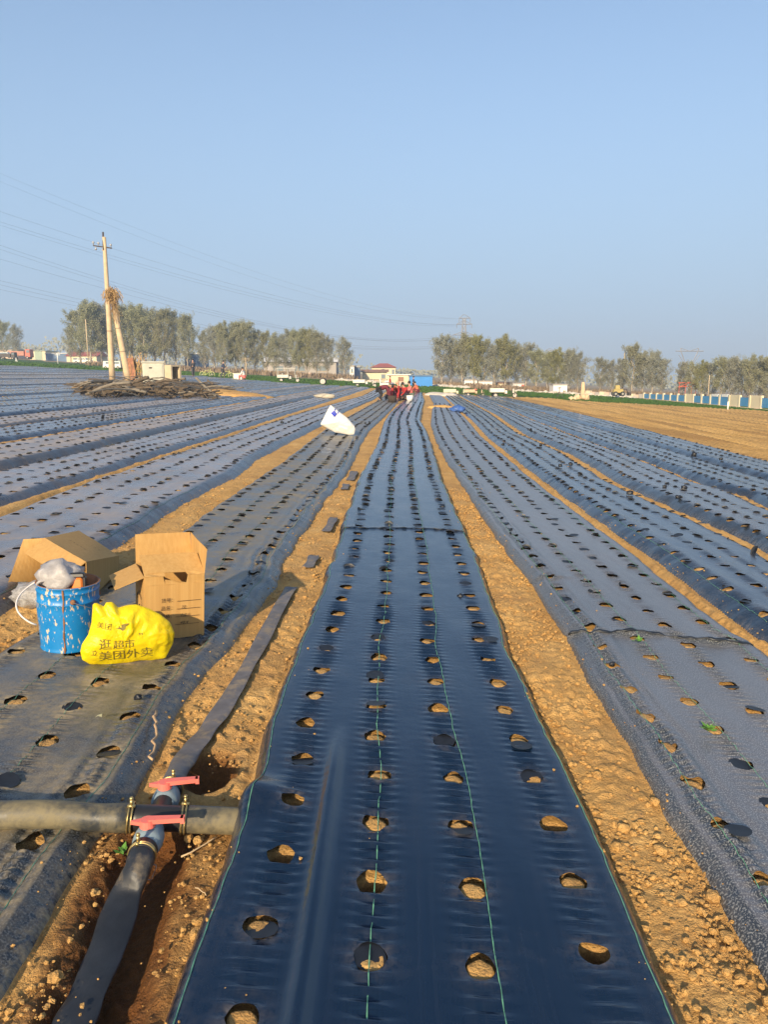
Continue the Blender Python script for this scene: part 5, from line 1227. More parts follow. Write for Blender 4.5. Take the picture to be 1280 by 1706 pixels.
trike(757, 662, 'pale yellow cargo tricycle parked at the field end right of the blue shed', 1.75, 1, M_yp, 1, Y=60, load=[(-.6, 0, .05, .22, M_yp), (-.3, 0, .05, .18, M_yp)])
trike(789, 661, 'tan and red cargo tricycle loaded with bundles parked between two pale ones', 1.6, 1, M_tp, 1, Y=62, load=[(-.8, 0, .1, .25, M_rp), (-.3, 0, .1, .25, M_dark), (.3, 0, .2, .2, M_rp)])
trike(837, 663, 'white cargo tricycle with a flat bed parked where the ploughed field begins', 2.1, 1, M_wp, 1, Y=62)
def bicycle(px, py, lab, Y, mat, s=1.0, rz=0):
    t_ = thing('bicycle', lab, 'bicycle', W3(px, py, Y), rz)
    for x_ in (-.52*s, .52*s): wheel(t_, (x_, 0, .33*s), .33*s, .045*s, mat)
    m = MB()
    for a, b_ in (((-.52, .33), (-.1, .3)), ((-.1, .3), (-.2, .8)), ((-.52, .33), (-.2, .75)), ((-.1, .3), (.38, .78)), ((-.2, .75), (.36, .82)), ((.52, .33), (.34, .95))): m.tube([(a[0]*s, 0, a[1]*s), (b_[0]*s, 0, b_[1]*s)], .022*s, 6)
    m.build('frame', mat, t_); m = MB(); m.box((-.21*s, 0, .86*s), (.24*s, .13*s, .05*s), None, .8, .01); m.build('saddle', M_blackp, t_); m = MB(); m.tube([(.26*s, -.27*s, 1.0*s), (.34*s, -.1*s, .97*s), (.34*s, .1*s, .97*s), (.26*s, .27*s, 1.0*s)], .018*s, 6); m.build('handlebar', mat, t_)
M_ygb = simple('yellow_green_paint', (.50, .52, .18), .5, .1, 5)
bicycle(377, 630.5, 'yellow green bicycle pushed by the person in navy', 88, M_ygb, 1.0); bicycle(345, 629, 'yellow green bicycle parked alone at the field edge behind the heap', 90, M_ygb, 1.05)
p = PT(397, 632.5, 0); m = MB(); m.box((0, 0, .3), (.9, .7, .6), None, .95, .03); m.box((0, 0, .62), (.96, .76, .06), None, 1, .01); m.build('white_crate', M_wp, loc=p, label='white crate beside the sitting person at the field edge', cat='crate')
bx = W3(540, 641, 75); t_ = thing('wooden_cart', 'small brown wooden handcart at the green field edge', 'cart', bx); m = MB(); m.box((0, 0, .65), (1.0, .7, .08)); m.box((-.4, 0, .85), (.06, .7, .35)); m.tube([(.5, -.25, .65), (.95, -.25, .85)], .03, 5); m.tube([(.5, .25, .65), (.95, .25, .85)], .03, 5); m.build('cart_bed', M_junk[0], t_)
for y_ in (-.4, .4): wheel(t_, (-.1, y_, .32), .32, .08)

# ------------------------------------------------------------------ background: walls, sheds, houses, fences, vehicles
def box_px(m, px0, px1, pyt, pyb, Y, dep, yo=0, z0=None):
    a = W3(px0, pyb, Y+yo); b_ = W3(px1, pyt, Y+yo); zb = min(a.z, W3(px1, pyb, Y).z)-.6 if z0 is None else z0
    m.box(((a.x+b_.x)/2, Y+yo+dep/2, (zb+b_.z)/2), (b_.x-a.x, dep, b_.z-zb)); return m
def building(lab, px0, px1, pyt, pyb, Y, dep, wall, roofm=None, kind='flat', wins=(), doors=(), name='building', rh=1.2, winm=None, cat=None, ov=.4):
    o_ = W3((px0+px1)/2, pyb, Y); t_ = thing(name, lab, cat or 'building', o_); a = W3(px0, pyb, Y); b_ = W3(px1, pyt, Y)
    w = b_.x-a.x; h = b_.z-o_.z; x0 = a.x-o_.x; m = MB(); m.box((x0+w/2, dep/2, h/2-.6), (w, dep, h+1.2)); m.build('wall', wall, t_)
    rm = roofm or wall; m = MB(); xc = x0+w/2
    if kind == 'flat': m.box((xc, dep/2, h+.08), (w+ov, dep+ov, .16))
    elif kind == 'hip':
        e = w/2+ov; d = dep/2+ov; k = .35*w/2; m.add([(xc-e, dep/2-d, h), (xc+e, dep/2-d, h), (xc+e, dep/2+d, h), (xc-e, dep/2+d, h), (xc-k, dep/2, h+rh), (xc+k, dep/2, h+rh)], [(0, 1, 5, 4), (1, 2, 5), (2, 3, 4, 5), (3, 0, 4), (3, 2, 1, 0)])
    elif kind == 'gable':
        e = w/2+ov; d = dep/2+ov; m.add([(xc-e, dep/2-d, h), (xc+e, dep/2-d, h), (xc+e, dep/2+d, h), (xc-e, dep/2+d, h), (xc-e, dep/2, h+rh), (xc+e, dep/2, h+rh)], [(0, 1, 5, 4), (1, 2, 5), (2, 3, 4, 5), (3, 0, 4), (3, 2, 1, 0)])
    m.build('roof', rm, t_)
    for (u, v, ww, hh_) in wins: m = MB(); m.box((x0+w*u, -.02, h*v), (ww, .08, hh_)); f = m.build('window', winm or M_glass, t_); m = MB(); m.box((x0+w*u, -.05, h*v-hh_/2-.05), (ww+.2, .16, .08)); m.build('sill', M_conc, f)
    for (u, ww, hh_, mt) in doors: m = MB(); m.box((x0+w*u, -.03, hh_/2), (ww, .08, hh_)); m.build('door', mt, t_)
    return t_
B_cream = simple('cream_render', (.66, .58, .40), .85, .1, .4, stain=((.46, .38, .26), .5, .6)); B_pink = simple('pinkish_render', (.60, .44, .34), .85, .15, .3); B_red = simple('red_tin_roof', (.36, .09, .06), .6, .2, .5); B_brown = simple('brown_tile_roof', (.28, .15, .09), .8, .2, .6)
B_blue = simple('bright_blue_sheet_metal', (.04, .24, .62), .45, .12, .6); B_dblue = simple('dull_blue_sheet_metal', (.08, .15, .27), .5, .15, .5); B_white = simple('white_sheet_metal', (.76, .74, .70), .5, .06, .5); B_green = simple('faded_green_sheet', (.30, .38, .28), .6, .15, .4); B_grey = simple('grey_wall', (.36, .33, .30), .85, .15, .4)
building('two storey cream house with a red hip roof on the horizon', 620, 659, 612, 632, 172, 7, B_cream, B_red, 'hip', [(.47, .75, .7, .6), (.9, .55, .5, 1.4)], name='house', rh=.9)
building('low cream building with a brown roof in front of the cream house', 604, 645, 620, 634, 158, 6, B_cream, B_brown, 'gable', [(.85, .5, .8, .8)], name='house', rh=.55)
building('pale tall block with a dark blue side near the isolated tree left of the house', 583, 590, 610, 634, 150, 6, B_white, B_grey, winm=M_glass, wins=[(.5, .7, .3, .6)]); building('small dark blue block forming the right side of the pale tall block', 590, 599, 612, 634, 153, 5, B_dblue, B_grey)  # right side of the pale block built as a separate, darker block
building('cream shed with a flat roof left of the blue shed', 646, 683, 625, 641, 142, 5, B_cream, B_white, name='shed', doors=[(.6, 1.0, 1.4, B_brown)])
t_ = building('bright blue sheet metal shed at the end of the field', 683, 721, 627, 645, 97, 3.2, B_blue, B_dblue, name='shed', cat='shed', ov=.15)
o_ = t_
for k in range(9): m = MB(); m.box((-1.42+.345*k, -.015, .6), (.05, .03, 1.5)); m.build('corrugation', B_blue, t_)
def wall_run(lab, px0, px1, pt0, pt1, Y0, Y1, th, mat, n=14, cat='wall', cap=None):
    a0 = W3(px0, pt0, Y0); b0 = W3(px1, pt1, Y1); t_ = thing('boundary_wall', lab, cat, (a0.x, a0.y, -S*a0.x)); r = random.Random(int(px0)); hs = [r.uniform(.82, 1.05) for _ in range(n)]
    for k in range(n):
        a = a0.lerp(b0, k/n); b_ = a0.lerp(b0, (k+1)/n); gz = -S*a.x-.8; top = max(a.z, b_.z); g0 = -S*a.x; top = g0+(top-g0)*hs[k]; c = (a+b_)/2; L_ = (b_-a).length; ang = math.atan2(b_.y-a.y, b_.x-a.x)
        m = MB(); m.box((0, 0, 0), (L_-.03, th, top-gz), Matrix.Rotation(ang, 4, 'Z')); o = m.build('wall_bay', mat[k % len(mat)], t_); o.matrix_world = Matrix.Translation((c.x, c.y, (top+gz)/2))
    return t_
wall_run('long low cream wall running behind the green field below the houses', 520, 700, 630, 636, 128, 120, .25, [B_cream, B_pink, B_cream, B_white], 16)
wall_run('long brown and pink wall in the shade under the left groves', 150, 560, 602, 624, 195, 150, .25, [B_pink, B_grey, B_pink], 26)
building('pale pink long building at the left edge of the picture', -40, 28, 583, 599, 228, 8, B_pink, B_grey); building('cream and green sheeted shed right of the red truck', 50, 75, 585, 601, 222, 8, B_cream, B_green, doors=[(.55, 2, 2.6, B_green)])
building('dull blue metal shed with a white roof edge on the left horizon', 76, 111, 589, 602, 215, 8, B_dblue, B_white, name='shed', cat='shed'); building('cream building with a red roof just left of the big grove', 111, 160, 593, 605, 205, 8, B_cream, B_red, 'gable', [(.3, .5, 1.2, .8), (.7, .5, 1.2, .8)])
building('dark blue box body seen through the gap between the two left groves', 308, 337, 590, 607, 175, 6, B_dblue, B_white); building('long low building with a white roof behind the middle grove', 440, 560, 603, 625, 165, 9, B_grey, B_white, 'gable', [(.2, .5, 2, 1), (.5, .5, 2, 1), (.8, .5, 2, 1)], rh=1.0)
building('left one of a pair of white container huts right of the blue shed', 774, 795.5, 634, 645, 112, 2.5, B_white, B_grey, name='container', cat='container', ov=.06); building('right one of a pair of white container huts right of the blue shed', 797, 821, 636, 647, 112, 2.5, B_white, B_grey, name='container', cat='container', ov=.06)
building('weathered cream hut between the pair of containers and the small white hut', 830, 852, 639, 650, 113, 2.5, B_cream, B_brown, name='hut', cat='hut', ov=.1, wins=[(.5, .6, .6, .4)]); building('small white hut with a red door under the right grove', 855, 874, 640, 650, 108, 2.5, B_white, B_grey, name='hut', cat='hut', ov=.1, wins=[(.38, .5, .5, .3)], doors=[(.87, .35, .75, M_rp)])
building('plain white container hut alone at the right end of the right grove', 922, 946, 642, 654, 96, 2.2, B_white, B_grey, name='container', cat='container', ov=.06)
wall_run('low pale broken wall right of the stone pillar', 978, 1075, 651, 657, 92, 86, .4, [B_cream, B_pink, B_grey], 12)
# fence with blue panels
fa = W3(1074, 656, 84); fb = W3(1290, 662, 60); t_ = thing('panel_fence', 'long fence of cream posts and blue panels at the right field edge', 'fence', (fa.x, fa.y, -S*fa.x)); n_ = 15
cols = [1, 1, 1, 1, 1, 1, 0, 1, 1, 2, 2, 0, 1, 0, 1]
M_fblue = simple('blue_fence_panel', (.07, .26, .50), .5, .12, .8); rr = random.Random(4)
for k in range(n_):
    a = fa.lerp(fb, k/n_); b_ = fa.lerp(fb, (k+1)/n_); c = (a+b_)/2; g = -S*c.x; h = c.z-g+.05; L_ = (b_-a).length; ang = math.atan2(b_.y-a.y, b_.x-a.x); Rz = Matrix.Rotation(ang, 4, 'Z')
    m = MB(); pw = .22; m.box((0, 0, h/2), (pw, .2, h+.1), Rz); o = m.build('fence_post', B_cream, t_); o.matrix_world = Matrix.Translation((a.x, a.y, -S*a.x))
    ct = cols[k]; m = MB(); m.box((0, 0, h*.52), (L_-pw-.04, .08, h*(.66 if ct == 1 else 1.0)), Rz); o = m.build('fence_panel', [B_cream, M_fblue, M_fblue][ct], t_); o.matrix_world = Matrix.Translation((c.x, c.y, g+.04))
    if ct == 2: m = MB(); m.box((0, 0, h*.95), (L_*.6, .14, h*.22), Rz); o = m.build('white_board', B_white, t_); o.matrix_world = Matrix.Translation((c.x, c.y, g+.04))
    m = MB(); m.box((0, 0, .06), (L_, .25, .22), Rz); o = m.build('fence_footing', B_pink, t_); o.matrix_world = Matrix.Translation((c.x, c.y, g))
# posts and stakes
def post(px, pyt, pyb, Y, w, lab, mat=None, cross=None, name='post', cat='post'):
    a = W3(px, pyb, Y); z1 = W3(px, pyt, Y).z; t_ = thing(name, lab, cat, a); m = MB(); m.tube([(0, 0, -.2), (0, 0, z1-a.z)], w, 8); m.build('shaft', mat or M_conc, t_, smooth=True)
    if cross:
        for zz in cross: m = MB(); m.tube([(-.55, 0, (z1-a.z)*zz), (.55, 0, (z1-a.z)*zz)], w*.6, 6); m.build('crossbar', mat or M_conc, t_)
    return t_
post(1014*1, 1, 1, 1, 0, '') if False else None
post(1213.5, 669, 681, 58, .06, 'short white post standing in the green strip before the blue panel fence', B_white); post(634, 631, 649, 75, .05, 'thin pale post standing behind the planting group', B_white)
post(147, 532, 607, 140, .085, 'slender pale pole standing in front of the big left grove', M_conc); post(96, 588, 604, 150, .10, 'slim white pole before the dull blue shed', B_white, (.8,)); post(410, 596, 626, 108, .045, 'thin pole with a crossbar in front of the left groves', M_conc, (.97, .88)); post(1038, 588, 656, 110, .08, 'thin grey pole among the trees behind the stone pillar', M_conc); post(1180, 625, 668, 92, .04, 'thin grey pole behind the blue panel fence', M_conc)
t_ = thing('tripod_stake', 'white tripod stake at the edge of the left field', 'stake', W3(27, 607, 150)); m = MB()
for a in (0, 2.1, 4.2): m.tube([(.55*cos(a), .55*sin(a), 0), (0, 0, 1.0)], .05, 5)
m.tube([(0, 0, .2), (0, 0, 1.25)], .09, 6); m.build('tripod_legs', B_white, t_)
sp_ = W3(971, 667, 64); t_ = thing('stone_pillar', 'rough stone pillar on a rubble base between ploughed and green field', 'pillar', sp_); m = MB(); m.box((0, 0, .75), (.36, .3, 1.5), None, .7, .04); m.build('shaft', M_conc, t_); 
for q in ((-.35, .1, .2, .32), (.3, -.05, .25, .36), (-.6, 0, .1, .25), (.02, -.2, .3, .3), (-.9, .1, .08, .3)): m = MB(); m.blob(q[:3], q[3], 1, .2); m.build('base_stone', M_conc, t_)
for k, (px, py) in enumerate(((1005, 668), (935, 664), (965, 660))):
    pass
t_ = thing('water_sprinkler', 'small tripod sprinkler standing in the green strip before the white container', 'sprinkler', W3(932, 664, 66)); m = MB()
for a in (0, 2.1, 4.2): m.tube([(.4*cos(a), .4*sin(a), 0), (0, 0, .6)], .02, 5)
m.tube([(0, 0, .5), (0, 0, .9)], .03, 6); m.tube([(-.15, 0, .88), (.15, 0, .95)], .03, 6); m.build('sprinkler_stand', M_steel, t_)
# vehicles far away
def car(px, py, Y, L_m, lab, body, rz=0, kind='car', cargo=None):
    t_ = thing('parked_'+kind, lab, kind, W3(px, py, Y), rz); s = L_m/4.4; m = MB()
    if kind == 'car':
        m.box((0, 0, .62*s), (4.3*s, 1.7*s, .6*s), None, .96, .08*s); m.box((-.1*s, 0, 1.15*s), (2.3*s, 1.5*s, .52*s), None, .78, .06*s); m.build('body', body, t_)
        m = MB(); m.box((-.1*s, 0, 1.15*s), (2.0*s, 1.54*s, .34*s), None, .8, .03*s); m.build('side_window', M_glass, t_)
        xs = (-1.35*s, 1.35*s)
    elif kind == 'van':
        m.box((0, 0, 1.05*s), (4.2*s, 1.7*s, 1.5*s), None, .93, .1*s); m.build('body', body, t_); m = MB(); m.box((.2*s, -.80*s, 1.4*s), (3*s, .06*s, .45*s)); m.build('side_window', M_glass, t_); xs = (-1.4*s, 1.4*s)
    else:
        m.box((1.6*s, 0, 1.2*s), (1.1*s, 1.8*s, 1.6*s), None, .92, .08*s); m.build('cab', cargo or body, t_); m = MB(); m.box((1.7*s, -.9*s, 1.55*s), (.6*s, .05*s, .5*s)); m.build('side_window', M_glass, t_)
        m = MB(); m.box((-.7*s, 0, 1.15*s), (3.2*s, 1.8*s, .9*s), None, 1, .03*s); m.build('cargo_bed', body, t_); xs = (-1.5*s, 1.5*s)
    for x_ in xs:
        for y_ in (-.8*s, .8*s): wheel(t_, (x_, y_, .33*s), .33*s, .2*s)
car(36, 598.5, 190, 5.2, 'dull red truck parked before the pale building on the left', simple('dull_red_body', (.45, .20, .14), .6, .15, 1), 0, 'truck', M_rp); car(8, 597, 186, 4.6, 'white car parked at the left edge of the picture', M_wp, 0, 'car'); car(138, 606, 180, 4.2, 'white car parked left of the big grove', M_wp, 0, 'car')
car(188, 615, 118, 2.9, 'white van parked behind the utility pole', M_wp, 0, 'van'); car(14, 599, 180, 3.6, 'dark tractor like vehicle beside the white car at the left edge', M_steel, 0, 'truck')
# small loader and red steel frame on the right
t_ = thing('wheel_loader', 'small yellow loader parked by the pale wall on the right', 'loader', W3(1030, 660, 84)); m = MB(); m.box((0, 0, .55), (1.1, .7, .4), None, .9, .05); m.box((-.1, 0, .95), (.5, .6, .45), None, .85, .03); m.build('loader_body', simple('yellow_machine_paint', (.42, .32, .10), .5, .1, 2), t_); m = MB(); m.tube([(.4, 0, .7), (.9, 0, .75), (1.1, 0, .3)], .06, 6); m.box((1.2, 0, .25), (.25, .8, .35)); m.build('bucket_arm', M_steel, t_)
for x_ in (-.35, .4):
    for y_ in (-.38, .38): wheel(t_, (x_, y_, .26), .26, .16)
t_ = thing('red_steel_frame', 'red steel frame of a machine behind the blue panel fence', 'machine', W3(1144, 662, 98)); m = MB()
for x_ in (-1.0, -.2, .6, 1.1): m.tube([(x_, 0, 0), (x_+.1, 0, 1.9)], .035, 5)
for z_ in (1.3, 1.8): m.tube([(-1.1, 0, z_), (1.2, 0, z_+.1)], .05, 5)
m.tube([(-1.0, 0, 1.3), (.6, 0, 1.9)], .035, 4); m.box((.9, 0, 1.7), (.45, .4, .35)); m.build('frame_bars', M_rp, t_)
# rubble and litter at the field edge
M_rub = simple('pale_rubble', (.56, .50, .42), .9, .2, 2); r = random.Random(21); m = MB()
for k in range(420):
    px = r.choice([r.uniform(560, 700), r.uniform(722, 780), r.uniform(860, 1070), r.uniform(980, 1060)]); Y = float(ygreen(ATY(px, 90).x))+r.uniform(.3, 5); p = ATY(px, Y); s = r.uniform(.08, .45); m.blob((p.x, p.y, p.z+s*.2), (s*1.3, s, s*.6), 1, .3, r)
m.build('rubble', M_rub, kind='stuff')
lumpz = [(538, 661, .42, 'pale crumpled sheet lying far up the left beds'), (548, 662, .3, 'smaller tan crumpled sheet beside the pale one far up the left beds')]
for px, py, s, lab in lumpz: m = crumple((0, 0, .05), (s*1.2, s*.6, .12), px, .3, 2, 2); m.build('plastic_sheet', simple('dusty_white_film', (.42, .38, .30), .6, .1, 3), loc=PT(px, py, .12), smooth=True, label=lab, cat='plastic sheet')
m = crumple((0, 0, .06), (.30, .42, .17), 44, .35, 2.4, 3); m.build('tarpaulin', simple('blue_tarpaulin', (.05, .12, .36), .45, .2, 3), loc=PT(762, 684, .1), smooth=True, label='crumpled blue tarpaulin on the beds right of the centre strip', cat='tarpaulin')
mound(740, 681, .75, .28, .16, 'soil_heap', M_soil, 'orange soil heap lying across the far grey strip near the blue tarpaulin', 'soil heap', None, 12); mound(738, 660, 1.3, 1.0, .3, 'soil_mound', M_rub, seed=15)

# ------------------------------------------------------------------ trees
def tree_variant(seed, h=10.0, slim=.34, leafy=1.0, bare=.3):
    r = random.Random(seed); tk = MB(); cr = MB(); br = []
    n = 9; tp = [Vector((r.gauss(0, .05)*k, r.gauss(0, .05)*k, h*.93*k/n)) for k in range(n+1)]
    tk.tube(tp, [.17*(1-k/(n+.6))+.015 for k in range(n+1)], 6)
    def lim(p, d, L_, rad, lev):
        pts = [p]; n_ = 4
        for k in range(n_): d = (d+Vector((r.gauss(0, .10), r.gauss(0, .10), .10))).normalized(); p = p+d*L_/n_; pts.append(p)
        tk.tube(pts, [rad*(1-k/(n_+.3)) for k in range(n_+1)], 3, cap=False)
        if lev < 2:
            for k in range(6 if lev == 0 else 4):
                f = r.uniform(.25, 1); q = pts[0].lerp(pts[-1], f) if f < 1 else pts[-1]; q = pts[min(n_, int(f*n_))].lerp(pts[min(n_, int(f*n_)+1)], f*n_-int(f*n_)); a = r.uniform(0, 2*pi)
                dd = (d+Vector((cos(a), sin(a), r.uniform(-.1, .5)))*.65).normalized(); lim(q, dd, L_*r.uniform(.32, .5), rad*.5, lev+1)
        else: pass
        if lev >= 1:
            for k in range(3): br.append((pts[min(n_, k+2)], d))
    for k in range(38):
        f = .07+.90*(k+r.random())/38; p = tp[int(f*n)].lerp(tp[min(n, int(f*n)+1)], f*n-int(f*n)); a = k*2.4+r.uniform(-.4, .4); L_ = h*slim*(1.08-.75*abs(f-.42)**1.1)*r.uniform(.65, 1.12)*(.55+.45*min(1, (1-f)*3)); lim(p, Vector((cos(a), sin(a), r.uniform(.8, 1.7))).normalized(), L_, .045*(1.1-f), 0)
    for (p, d) in br:
        if r.random() > leafy*.9: continue
        dens = vn(np.array([p.x*.9+seed]), np.array([p.z*.7+p.y*.8]), seed)[0]
        for k in range(int(3+9*max(0, dens-bare))):
            c = p+Vector((r.gauss(0, .20), r.gauss(0, .20), r.gauss(0, .22))); s = r.uniform(.05, .105); a = Vector((r.uniform(-1, 1), r.uniform(-1, 1), r.uniform(-1, 1))).normalized(); b_ = a.cross(Vector((r.uniform(-1, 1), r.uniform(-1, 1), r.uniform(-1, 1)))).normalized()
            cr.add([c-a*s, c-b_*s*.8, c+a*s, c+b_*s*.8], [(0, 1, 2, 3)])
    return tk, cr
def mat_leaf(name, c1, c2):
    m, t, b = newmat(name); geo = t.nodes.new('ShaderNodeNewGeometry').outputs['Position']; oi = t.nodes.new('ShaderNodeObjectInfo').outputs['Random']
    n = noise(t, geo, .8, 3, .6); n2 = noise(t, geo, 6, 2, .5); f = mth(t, 'ADD', mth(t, 'MULTIPLY', n, .7), mth(t, 'MULTIPLY', n2, .4)); c = ramp(t, f, [(.38, c1), (.72, c2)]).outputs[0]
    c = mixc(t, mth(t, 'MULTIPLY', oi, .5), c, (.26, .24, .17)); t.links.new(c, b.inputs['Base Color']); b.inputs['Roughness'].default_value = .6; b.inputs['Specular IOR Level'].default_value = .3
    tn = nd(t, 'ShaderNodeBsdfTranslucent', {'Color': c}); ms = nd(t, 'ShaderNodeMixShader', {0: .3, 1: b.outputs[0], 2: tn.outputs[0]}); o = [x for x in t.nodes if x.type == 'OUTPUT_MATERIAL'][0]; t.links.new(ms.outputs[0], o.inputs[0]); return m
ML = [mat_leaf('young_poplar_leaves', (.25, .26, .14), (.43, .43, .25)), mat_leaf('grey_green_leaves', (.25, .26, .19), (.43, .44, .35)), mat_leaf('yellow_green_leaves', (.21, .21, .08), (.37, .36, .15))]
M_bark = simple('pale_bark', (.36, .31, .24), .9, .3, 2)
TV = []
for i, (sd_, lf, ba) in enumerate(((1, .95, .22), (2, .8, .30), (3, 1, .15), (4, .7, .32), (5, .95, .2), (6, .9, .25))):
    tk, cr = tree_variant(sd_, 10, .33+.02*(i % 3), lf, ba); TV.append((tk.mesh('trunk', M_bark, True), [cr.mesh('crown', mm_, False) for mm_ in ML]))
groups = {
 'left edge': [(-12, 540, 596, 200, 3, 1), (6, 538, 597, 200, 0, 0), (28, 545, 599, 196, 1, 1)],
 'big left grove': [(118, 549, 607, 190, 3, 1), (134, 520, 608, 165, 0, 0), (152, 513, 609, 160, 2, 0), (170, 510, 610, 162, 4, 1), (188, 532, 611, 170, 1, 1), (206, 516, 612, 160, 5, 0), (222, 515, 613, 165, 0, 2), (240, 520, 613, 160, 2, 0), (258, 518, 614, 165, 3, 1), (276, 520, 616, 158, 4, 2), (294, 526, 617, 160, 1, 0), (313, 531, 618, 158, 5, 0)],
 'middle grove': [(342, 556, 621, 150, 1, 0), (358, 548, 622, 145, 0, 1), (376, 545, 623, 140, 2, 0), (394, 541, 624, 142, 4, 2), (410, 542, 625, 140, 5, 0), (426, 552, 626, 142, 3, 1), (444, 556, 627, 140, 0, 2), (460, 560, 628, 138, 1, 0), (478, 558, 629, 138, 2, 1), (496, 554, 630, 135, 4, 0), (512, 553, 631, 135, 5, 2), (528, 556, 632, 133, 0, 0), (546, 563, 633, 133, 3, 1)],
 'gap before the cream house': [(573, 567, 635, 126, 1, 1)],
 'right grove': [(736, 561, 647, 112, 3, 1), (752, 570, 648, 114, 1, 1), (770, 566, 649, 112, 2, 0), (790, 563, 650, 112, 4, 2), (806, 570, 650, 113, 0, 0), (824, 578, 651, 112, 5, 1), (842, 568, 652, 110, 2, 2), (860, 578, 653, 112, 1, 1), (876, 575, 654, 110, 3, 1), (894, 586, 655, 108, 0, 0), (912, 590, 656, 108, 4, 0), (930, 588, 657, 107, 2, 2), (948, 587, 658, 106, 5, 1), (963, 592, 659, 106, 1, 1)],
 'small grove right of the stone pillar': [(1000, 598, 660, 112, 3, 1), (1018, 604, 661, 112, 1, 1), (1036, 600, 661, 110, 4, 1), (1053, 578, 662, 105, 0, 0), (1070, 594, 663, 106, 2, 1), (1086, 590, 664, 104, 5, 1), (1102, 600, 664, 104, 3, 1)],
 'row behind the blue panel fence': [(1136, 606, 668, 100, 4, 1), (1150, 607, 669, 98, 1, 0), (1168, 608, 670, 97, 2, 2), (1186, 606, 671, 96, 0, 1), (1202, 597, 672, 94, 3, 0), (1218, 600, 673, 93, 5, 1), (1234, 603, 674, 92, 4, 1), (1248, 597, 675, 90, 1, 0), (1264, 603, 676, 90, 2, 1), (1282, 596, 677, 88, 0, 0), (1300, 600, 678, 88, 5, 1)]}
leafw = ['green poplar', 'grey green poplar', 'yellow green poplar']
for g_, lst in groups.items():
    for i, (px, pt, pb_, Y, v, lm) in enumerate(lst):
        base = W3(px, pb_, Y); gz = -S*base.x; base.z = min(base.z, gz+.3) if False else gz; h = W3(px, pt, Y).z-base.z
        lab = ('%s, %s from the left in the %s' % (leafw[lm], ORD[i+1], g_)) if g_ not in ('left edge', 'gap before the cream house') else ('%s, %s from the left of the three at the left edge' % (leafw[lm], ORD[i+1]) if g_ == 'left edge' else 'lone grey green poplar standing left of the cream house')
        t_ = thing('poplar_tree', lab, 'tree', base, (px*1.7) % 6.28, 'poplars along the far edge of the fields'); k = h/10.0; wk = k*(1.0+.12*sin(px)); 
        t_.scale = (wk, wk, k)
        a = link('trunk', TV[v][0], t_); b_ = link('crown', TV[v][1][lm], t_)
# faint far trees and undergrowth
r = random.Random(31); m = MB()
def brush(px0, px1, n_, Yf, hmin, hmax, m):
    for k in range(n_):
        px = r.uniform(px0, px1); Y = Yf(px)+r.uniform(0, 6); p = ATY(px, Y); h = r.uniform(hmin, hmax)
        for j in range(5):
            a = r.uniform(0, 2*pi); q = p+Vector((r.gauss(0, .5), r.gauss(0, .5), -.1)); d = Vector((cos(a)*.35, sin(a)*.35, 1))*h; w = Vector((-sin(a), cos(a), 0))*.05
            m.add([q-w, q+w, q+d*.6+w*2.5, q+d, q+d*.6-w*2.5], [(0, 1, 2, 3, 4)])
yg = lambda px: float(ygreen(ATY(px, 100).x))+1
brush(150, 590, 900, lambda px: yg(px)+6+14*r.random(), .25, 1.1, m); brush(722, 970, 500, lambda px: yg(px)+3+10*r.random(), .2, .9, m); brush(975, 1300, 500, lambda px: yg(px)+8+10*r.random(), .2, 1.0, m)
m.build('undergrowth', simple('dry_brush', (.22, .16, .10), .9, .35, .6), kind='stuff')
m = MB()
for px in range(-30, 1330, 14):
    if 1120 > px > 600 or 1:
        Y = 420; p = ATY(px, Y); hgt = (7+5*vn(np.array([px*.03]), np.array([1.0]), 3)[0]*2)*(.35 if 590 < px < 735 else .75)
        for k in range(60): c = p+Vector((r.gauss(0, 3.2), r.gauss(0, 2), r.uniform(0, hgt))); s = r.uniform(.4, .9); a = Vector((r.uniform(-1, 1), r.uniform(-.3, .3), r.uniform(-1, 1))).normalized(); b_ = Vector((a.z, 0, -a.x)); m.add([c-a*s, c-b_*s, c+a*s, c+b_*s], [(0, 1, 2, 3)])
m.build('distant_woods', ML[1], kind='stuff')
# tufts of wheat
m = MB()
for k in range(16000):
    px = r.uniform(-60, 1340); p = ATY(px, 90); a_ = float(yend(p.x)); b_ = float(ygreen(p.x)); Y = a_+(b_-a_)*r.random()**1.6; q = ATY(px, Y, .05); h = r.uniform(.05, .12); w = r.uniform(.08, .2); an = r.uniform(0, pi); d = Vector((cos(an)*w, sin(an)*w, 0)); m.add([q-d, q+d, q+d*.6+Vector((0, 0, h)), q-d*.7+Vector((0, 0, h*.8))], [(0, 1, 2, 3)])
m.build('wheat_tufts', M_wheat, kind='stuff')

